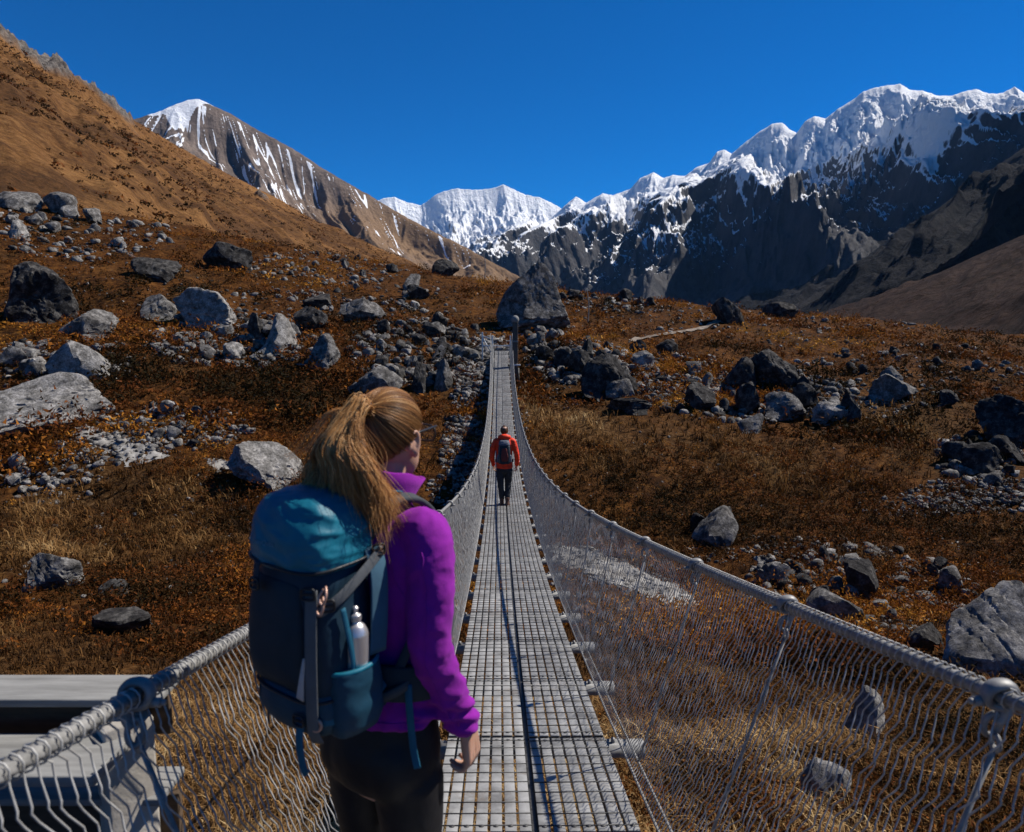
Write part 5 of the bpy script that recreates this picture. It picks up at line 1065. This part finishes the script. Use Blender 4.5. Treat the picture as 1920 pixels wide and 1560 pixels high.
link('lettering', tm, fabric('pale_thread', (.10, .22, .28)), lid)
# steel bottle in the side pocket
BC = np.array([.110, cy+.012, 1.03]); bot = empty('water_bottle', wpoint(BC), -WYAW)
tag(bot, 'brushed steel water bottle standing in the side pocket of the navy and teal backpack', 'bottle')
def lathe(prof, n=36):
    P = np.array(prof, float); return loft([(0, 0, z, r, r) for r, z in P], n, len(P)*6)
MB().add(*lathe([(.010, 0), (.027, .004), (.0285, .03), (.0285, .12), (.0285, .185), (.027, .202), (.020, .217), (.012, .224), (.011, .229)])).build('bottle_body', M_steel, bot, True)
MB().add(*lathe([(.012, .227), (.0135, .229), (.0135, .240), (.011, .243), (.006, .246), (.007, .252), (.008, .256), (.004, .261)])).build('cap', M_steel, bot, True)

# ------------------------------------------------------------ man in red on the bridge
MY = 16.35; MLOC = (-.170, MY, float(DZ(MY))+.006); man = empty('person', MLOC, R(.5))
tag(man, 'man in bright orange red jacket and dark trousers walking away along the bridge deck', 'person')
b = MB(); add_head(b, 1.555, 1.0, .03)
limb(b, [(0, -.01, 1.44), (0, .0, 1.52), (0, .02, 1.60)], [.065, .058, .058])
b.add(*loft([(0, 0, .72, .06, .06), (0, 0, .80, .15, .10), (0, 0, .95, .15, .10), (0, 0, 1.1, .145, .10), (0, 0, 1.3, .17, .11), (0, 0, 1.44, .16, .09), (0, 0, 1.50, .07, .06)], 32))
MA = {1: [(.185, 0, 1.43), (.245, -.01, 1.27), (.275, -.01, 1.12), (.282, .03, .99), (.275, .06, .885)], -1: [(-.185, 0, 1.43), (-.248, 0, 1.27), (-.268, .02, 1.12), (-.262, .07, .99), (-.245, .10, .885)]}
ML = {1: [(.095, 0, .80), (.092, .03, .62), (.085, .05, .46), (.072, -.02, .26), (.066, -.05, .10)], -1: [(-.095, 0, .80), (-.090, -.01, .62), (-.082, -.02, .46), (-.066, -.02, .26), (-.058, .02, .10)]}
for sx in (-1, 1):
    limb(b, MA[sx], [.05, .046, .04, .036, .03]); add_hand(b, np.array(MA[sx][-1])+np.array([0, .006, -.012]), (0, .12, -1), (-sx, -.3, 0), (-.2*sx, 1, 0), 1.05)
    limb(b, ML[sx], [.085, .075, .055, .05, .04]); f_ = np.array(ML[sx][-1]); limb(b, [f_+(0, -.01, -.04), f_+(0, .08, -.055), f_+(0, .15, -.07)], [.035, .032, .024])
me = fuse(b, .007, 4); link('body', me, M_skin, man, True)
M_red = fabric('orange_red_shell', (.72, .045, .012), .12, .6, 300, .1, 0, 12)
j = MB(); j.add(*loft([(0, 0, .83, .14, .10), (0, 0, .84, .178, .132), (0, 0, .95, .178, .13), (0, 0, 1.08, .172, .125), (0, 0, 1.25, .185, .13), (0, 0, 1.38, .195, .125), (0, 0, 1.455, .17, .105), (0, 0, 1.50, .10, .09), (0, 0, 1.53, .075, .075), (0, 0, 1.54, .05, .05)], 44, 80))
for sx in (-1, 1): limb(j, [(sx*.12, 0, 1.43)]+MA[sx], [.066, .068, .064, .058, .052, .043], 22)
me = fuse(j, .009, 6); V = vco(me); N = vno(me); V += N*(.010*fbm(V*np.array([9, 9, 15]), 4)+.008*(ridged(V*np.array([8, 8, 14])+3, 3)-.5))[:, None]; vset(me, V); jm = link('jacket', me, M_red, man, True)
h = MB(); q = np.linspace(0, 2*np.pi, 33)      # hood lying folded round the neck
h.add(*tube(np.stack([.105*np.cos(q), -.015+.085*np.sin(q), 1.525+.028*(-np.sin(q))], 1), .042+.016*np.clip(-np.sin(q), 0, 1), 14, cap=False)); h.add(*ball((0, -.085, 1.50), (.085, .05, .06), 3))
me = fuse(h, .008, 5); V = vco(me); V += vno(me)*(.008*fbm(V*14, 3))[:, None]; vset(me, V); link('hood', me, M_red, jm, True)
l = MB(); l.add(*loft([(0, 0, .70, .06, .06), (0, 0, .75, .16, .115), (0, 0, .84, .17, .125), (0, 0, .92, .16, .11), (0, 0, .95, .12, .09)], 36, 30))
for sx in (-1, 1): limb(l, [(sx*.09, 0, .78)]+ML[sx][1:-1]+[tuple(np.array(ML[sx][-1])+(0, 0, .03))], [.098, .086, .070, .062, .056], 24)
me = fuse(l, .009, 5); V = vco(me); V += vno(me)*(.010*(ridged(V*np.array([9, 9, 15]), 3)-.5))[:, None]; vset(me, V); link('trousers', me, fabric('charcoal_trousers', (.020, .023, .028), .2, .8, 300, .2), man, True)
for sx in (-1, 1):
    f_ = np.array(ML[sx][-1]); x, y = f_[0], f_[1]
    s_ = MB().add(*loft([(x, y+.05, .0, .046, .145), (x, y+.05, .03, .048, .148), (x, y+.035, .06, .045, .125), (x, y, .10, .047, .075), (x, y-.005, .17, .052, .062), (x, y-.005, .18, .04, .05)], 32, 34, 2.4)); s_.build('boot', fabric('brown_boot', (.10, .05, .035), .25, .8), man, True)
V, F = ICO[4]; D = V; k = D[:, 2] > -.25+np.where(D[:, 1] > 0, .55*D[:, 1], .55*D[:, 1]); F = F[k[F].all(1)]; u, inv = np.unique(F, return_inverse=True)
hm = npmesh('hair', np.array([0, .03, 1.668])+V[u]*np.array([.088, .112, .117])*(1+.02*fbm(V[u]*6, 3))[:, None], inv.reshape(-1, 3)); attr(hm, 'tint', np.full(len(u), .05)); link('hair', hm, M_hair, man, True)
MPK = np.array([0, -.20, .97]); mp = empty('backpack', (MLOC[0]+MPK[0], MLOC[1]+MPK[1], MLOC[2]+MPK[2]), R(.5)); tag(mp, 'grey daypack with dark red panel on the back of the man in orange red', 'backpack')
def mpp(mb, name, m): mb.V = [np.asarray(v, float)-MPK for v in mb.V]; return mb.build(name, m, mp, True)
M_grey = fabric('grey_pack_cloth', (.085, .095, .125), .2, .7)
mpp(MB().add(*soft([(0, -.20, .965, .09, .06), (0, -.20, .985, .125, .088), (0, -.20, 1.10, .135, .10), (0, -.20, 1.25, .130, .096), (0, -.19, 1.38, .118, .08), (0, -.185, 1.40, .08, .05)], 48, 44, 2.8, .008, 10, 4, .010)), 'main_body', M_slate)
mpp(MB().add(*soft([(0, -.19, 1.375, .09, .07), (0, -.19, 1.385, .122, .09), (0, -.185, 1.43, .118, .086), (0, -.175, 1.475, .09, .06), (0, -.17, 1.485, .04, .03)], 48, 34, 2.6, .008, 10, 8, .010)), 'lid', M_grey)
mpp(MB().add(*soft([(.01, -.285, 1.03, .04, .01), (.01, -.288, 1.05, .07, .022), (.01, -.29, 1.15, .075, .026), (.0, -.28, 1.30, .055, .018), (0, -.275, 1.33, .03, .008)], 40, 30, 2.6, .004, 12, 1)), 'front_pocket', fabric('dark_red_cloth', (.12, .028, .024)))
for sx in (-1, 1):
    mpp(MB().add(*soft([(sx*.125, -.19, 1.0, .02, .04), (sx*.13, -.19, 1.02, .032, .06), (sx*.13, -.19, 1.14, .03, .056), (sx*.128, -.19, 1.16, .02, .04)], 32, 24, 2.4)), 'side_pocket', M_grey)
    mpp(MB().add(*ribbon([(sx*.075, -.12, 1.44), (sx*.085, -.05, 1.515), (sx*.095, .04, 1.51), (sx*.11, .125, 1.40), (sx*.12, .135, 1.25), (sx*.175, .04, 1.10), (sx*.13, -.12, 1.03)], .05, .012, lambda p: np.array([p[0], p[1], max(0, p[2]-1.4)*6]), 40)), 'shoulder_strap', M_pad)
    mpp(MB().add(*ribbon([(sx*.10, -.275, 1.37), (sx*.118, -.29, 1.2), (sx*.10, -.28, 1.0)], .02, .004, (sx*.4, -1, 0), 14)), 'compression_strap', M_webg)
mpp(MB().add(*ribbon([(.20*np.cos(a), .142*np.sin(a), 1.0) for a in np.linspace(-.42*np.pi, 1.42*np.pi, 40)], .06, .012, lambda p: np.array([p[0], p[1], 0]), 40)), 'hip_belt', M_pad)
# ------------------------------------------------------------ near end: pale pillar and planks left of the handrail
def at(c, r, y): d = ray(c, r); return d*(y/d[1])
a0 = at(213, 1352, 1.95); gz = float(T([a0[0]], [a0[1]])[0])
pil = empty('bridge_pillar', (a0[0], a0[1]+.06, gz)); tag(pil, 'pale concrete pillar carrying grey steel planks at the bottom left beside the handrail', 'pillar')
MB().box((.01, -.03, (a0[2]-gz)/2-.2), (.13, .12, a0[2]-gz+.4), (0, 0, R(42)), bev=.008).build('post', M_conc, pil)
for k, (z0, h, w, y0) in enumerate(((a0[2]-gz+.055, .024, .15, .03), (a0[2]-gz-.032, .030, .20, -.165), (a0[2]-gz-.235, .022, .16, .02), (a0[2]-gz-.29, .50, .03, .06), (a0[2]-gz+.030, .12, .02, .035))):  # last board is added dark, standing for the shade in the gap
    MB().box((-.86+.075-(.06 if k == 1 else 0), y0, z0-h/2+.0), (1.8, w, h), bev=.004).build('plank', M_plank if k < 3 else M_wood, pil)
# far end: white landing frame, wooden post, slender poles
M_white = plain('white_paint', (.62, .60, .57), .7, 0, .12, 8, .3, 60)
def pole(pts, r, m, name, label, cat, n=10, taper=.7, extra=None):
    z0 = pts[0]; e = empty(name, tuple(z0)); tag(e, label, cat); P = np.array(pts)-np.array(z0)
    MB().add(*tube(spline(P, 12) if len(P) > 2 else P, np.linspace(r, r*taper, 12 if len(P) > 2 else 2), n)).build('shaft', m, e, True)
    return e
FY = 50.9; fz = float(DZ(FY)); fx = float(BX(FY))
fr_ = empty('landing_frame', (fx, FY, fz)); tag(fr_, 'white painted steel frame with crossbar standing at the far landing of the bridge', 'frame')
for x, h in ((-1.30, 1.25), (-.62, 1.02), (.60, 1.02)): MB().box((x, .25, h/2-.35), (.09, .09, h+.7), bev=.008).build('upright', M_white, fr_)
MB().box((-.36, .25, .32), (1.85, .07, .08), bev=.008).build('crossbar', M_white, fr_)
MB().box((-.97, .25, .88), (.62, .06, .07), (0, .35, 0), bev=.008).build('crossbar', M_white, fr_)
MB().add(*tube([(-1.3, .25, .9), (-.65, .25, -.25)], .04, 8)).build('brace', M_white, fr_, True)
MB().box((0, .55, -.28), (1.5, .5, .5), bev=.02).build('landing_slab', M_dark, fr_)
py = 46.5; p1 = at(966, 604, py); p0 = at(966, 700, py); gz = float(T([p1[0]], [py])[0])
wp = empty('wooden_post', (p1[0], py, gz)); tag(wp, 'tall dark brown squared post with pale cap right of the far bridge end', 'post')
MB().box((0, 0, (p1[2]-gz)/2-.3), (.34, .34, p1[2]-gz+.6), bev=.02).build('shaft', plain('weathered_brown', (.105, .078, .06), .9, 0, .35, 3, .5, 20), wp)
MB().add(*ball((0, 0, p1[2]-gz+.16), (.24, .22, .26), 3)).build('cap', M_plank, wp, True)
MB().box((.02, -.20, (at(966, 684, py)[2]-gz)), (.62, .06, .09), bev=.01).build('bracket', M_white, wp)
MB().box((0, -.18, (at(966, 640, py)[2]-gz)), (.38, .03, .10), bev=.005).build('band', M_plank, wp)
MB().add(*tube([(.20, -.1, (at(966, 690, py)[2]-gz)), (.24, -.4, -.2)], .05, 8)).build('stay', M_dark, wp, True)
for (c, r0, r1, lab) in ((908, 528, 466, 'thin straight pole on the skyline left of the huge boulder'), (1102, 604, 540, 'thin crooked pole standing on the slope right of the huge boulder')):
    g_ = hit(c, r0)[0]; top = at(c-2, r1, g_[1]); mid = at(c+2, (r0+r1)/2, g_[1])
    e = pole([g_-np.array([0, 0, .3]), mid, top], .055, M_plank, 'pole', lab, 'pole')
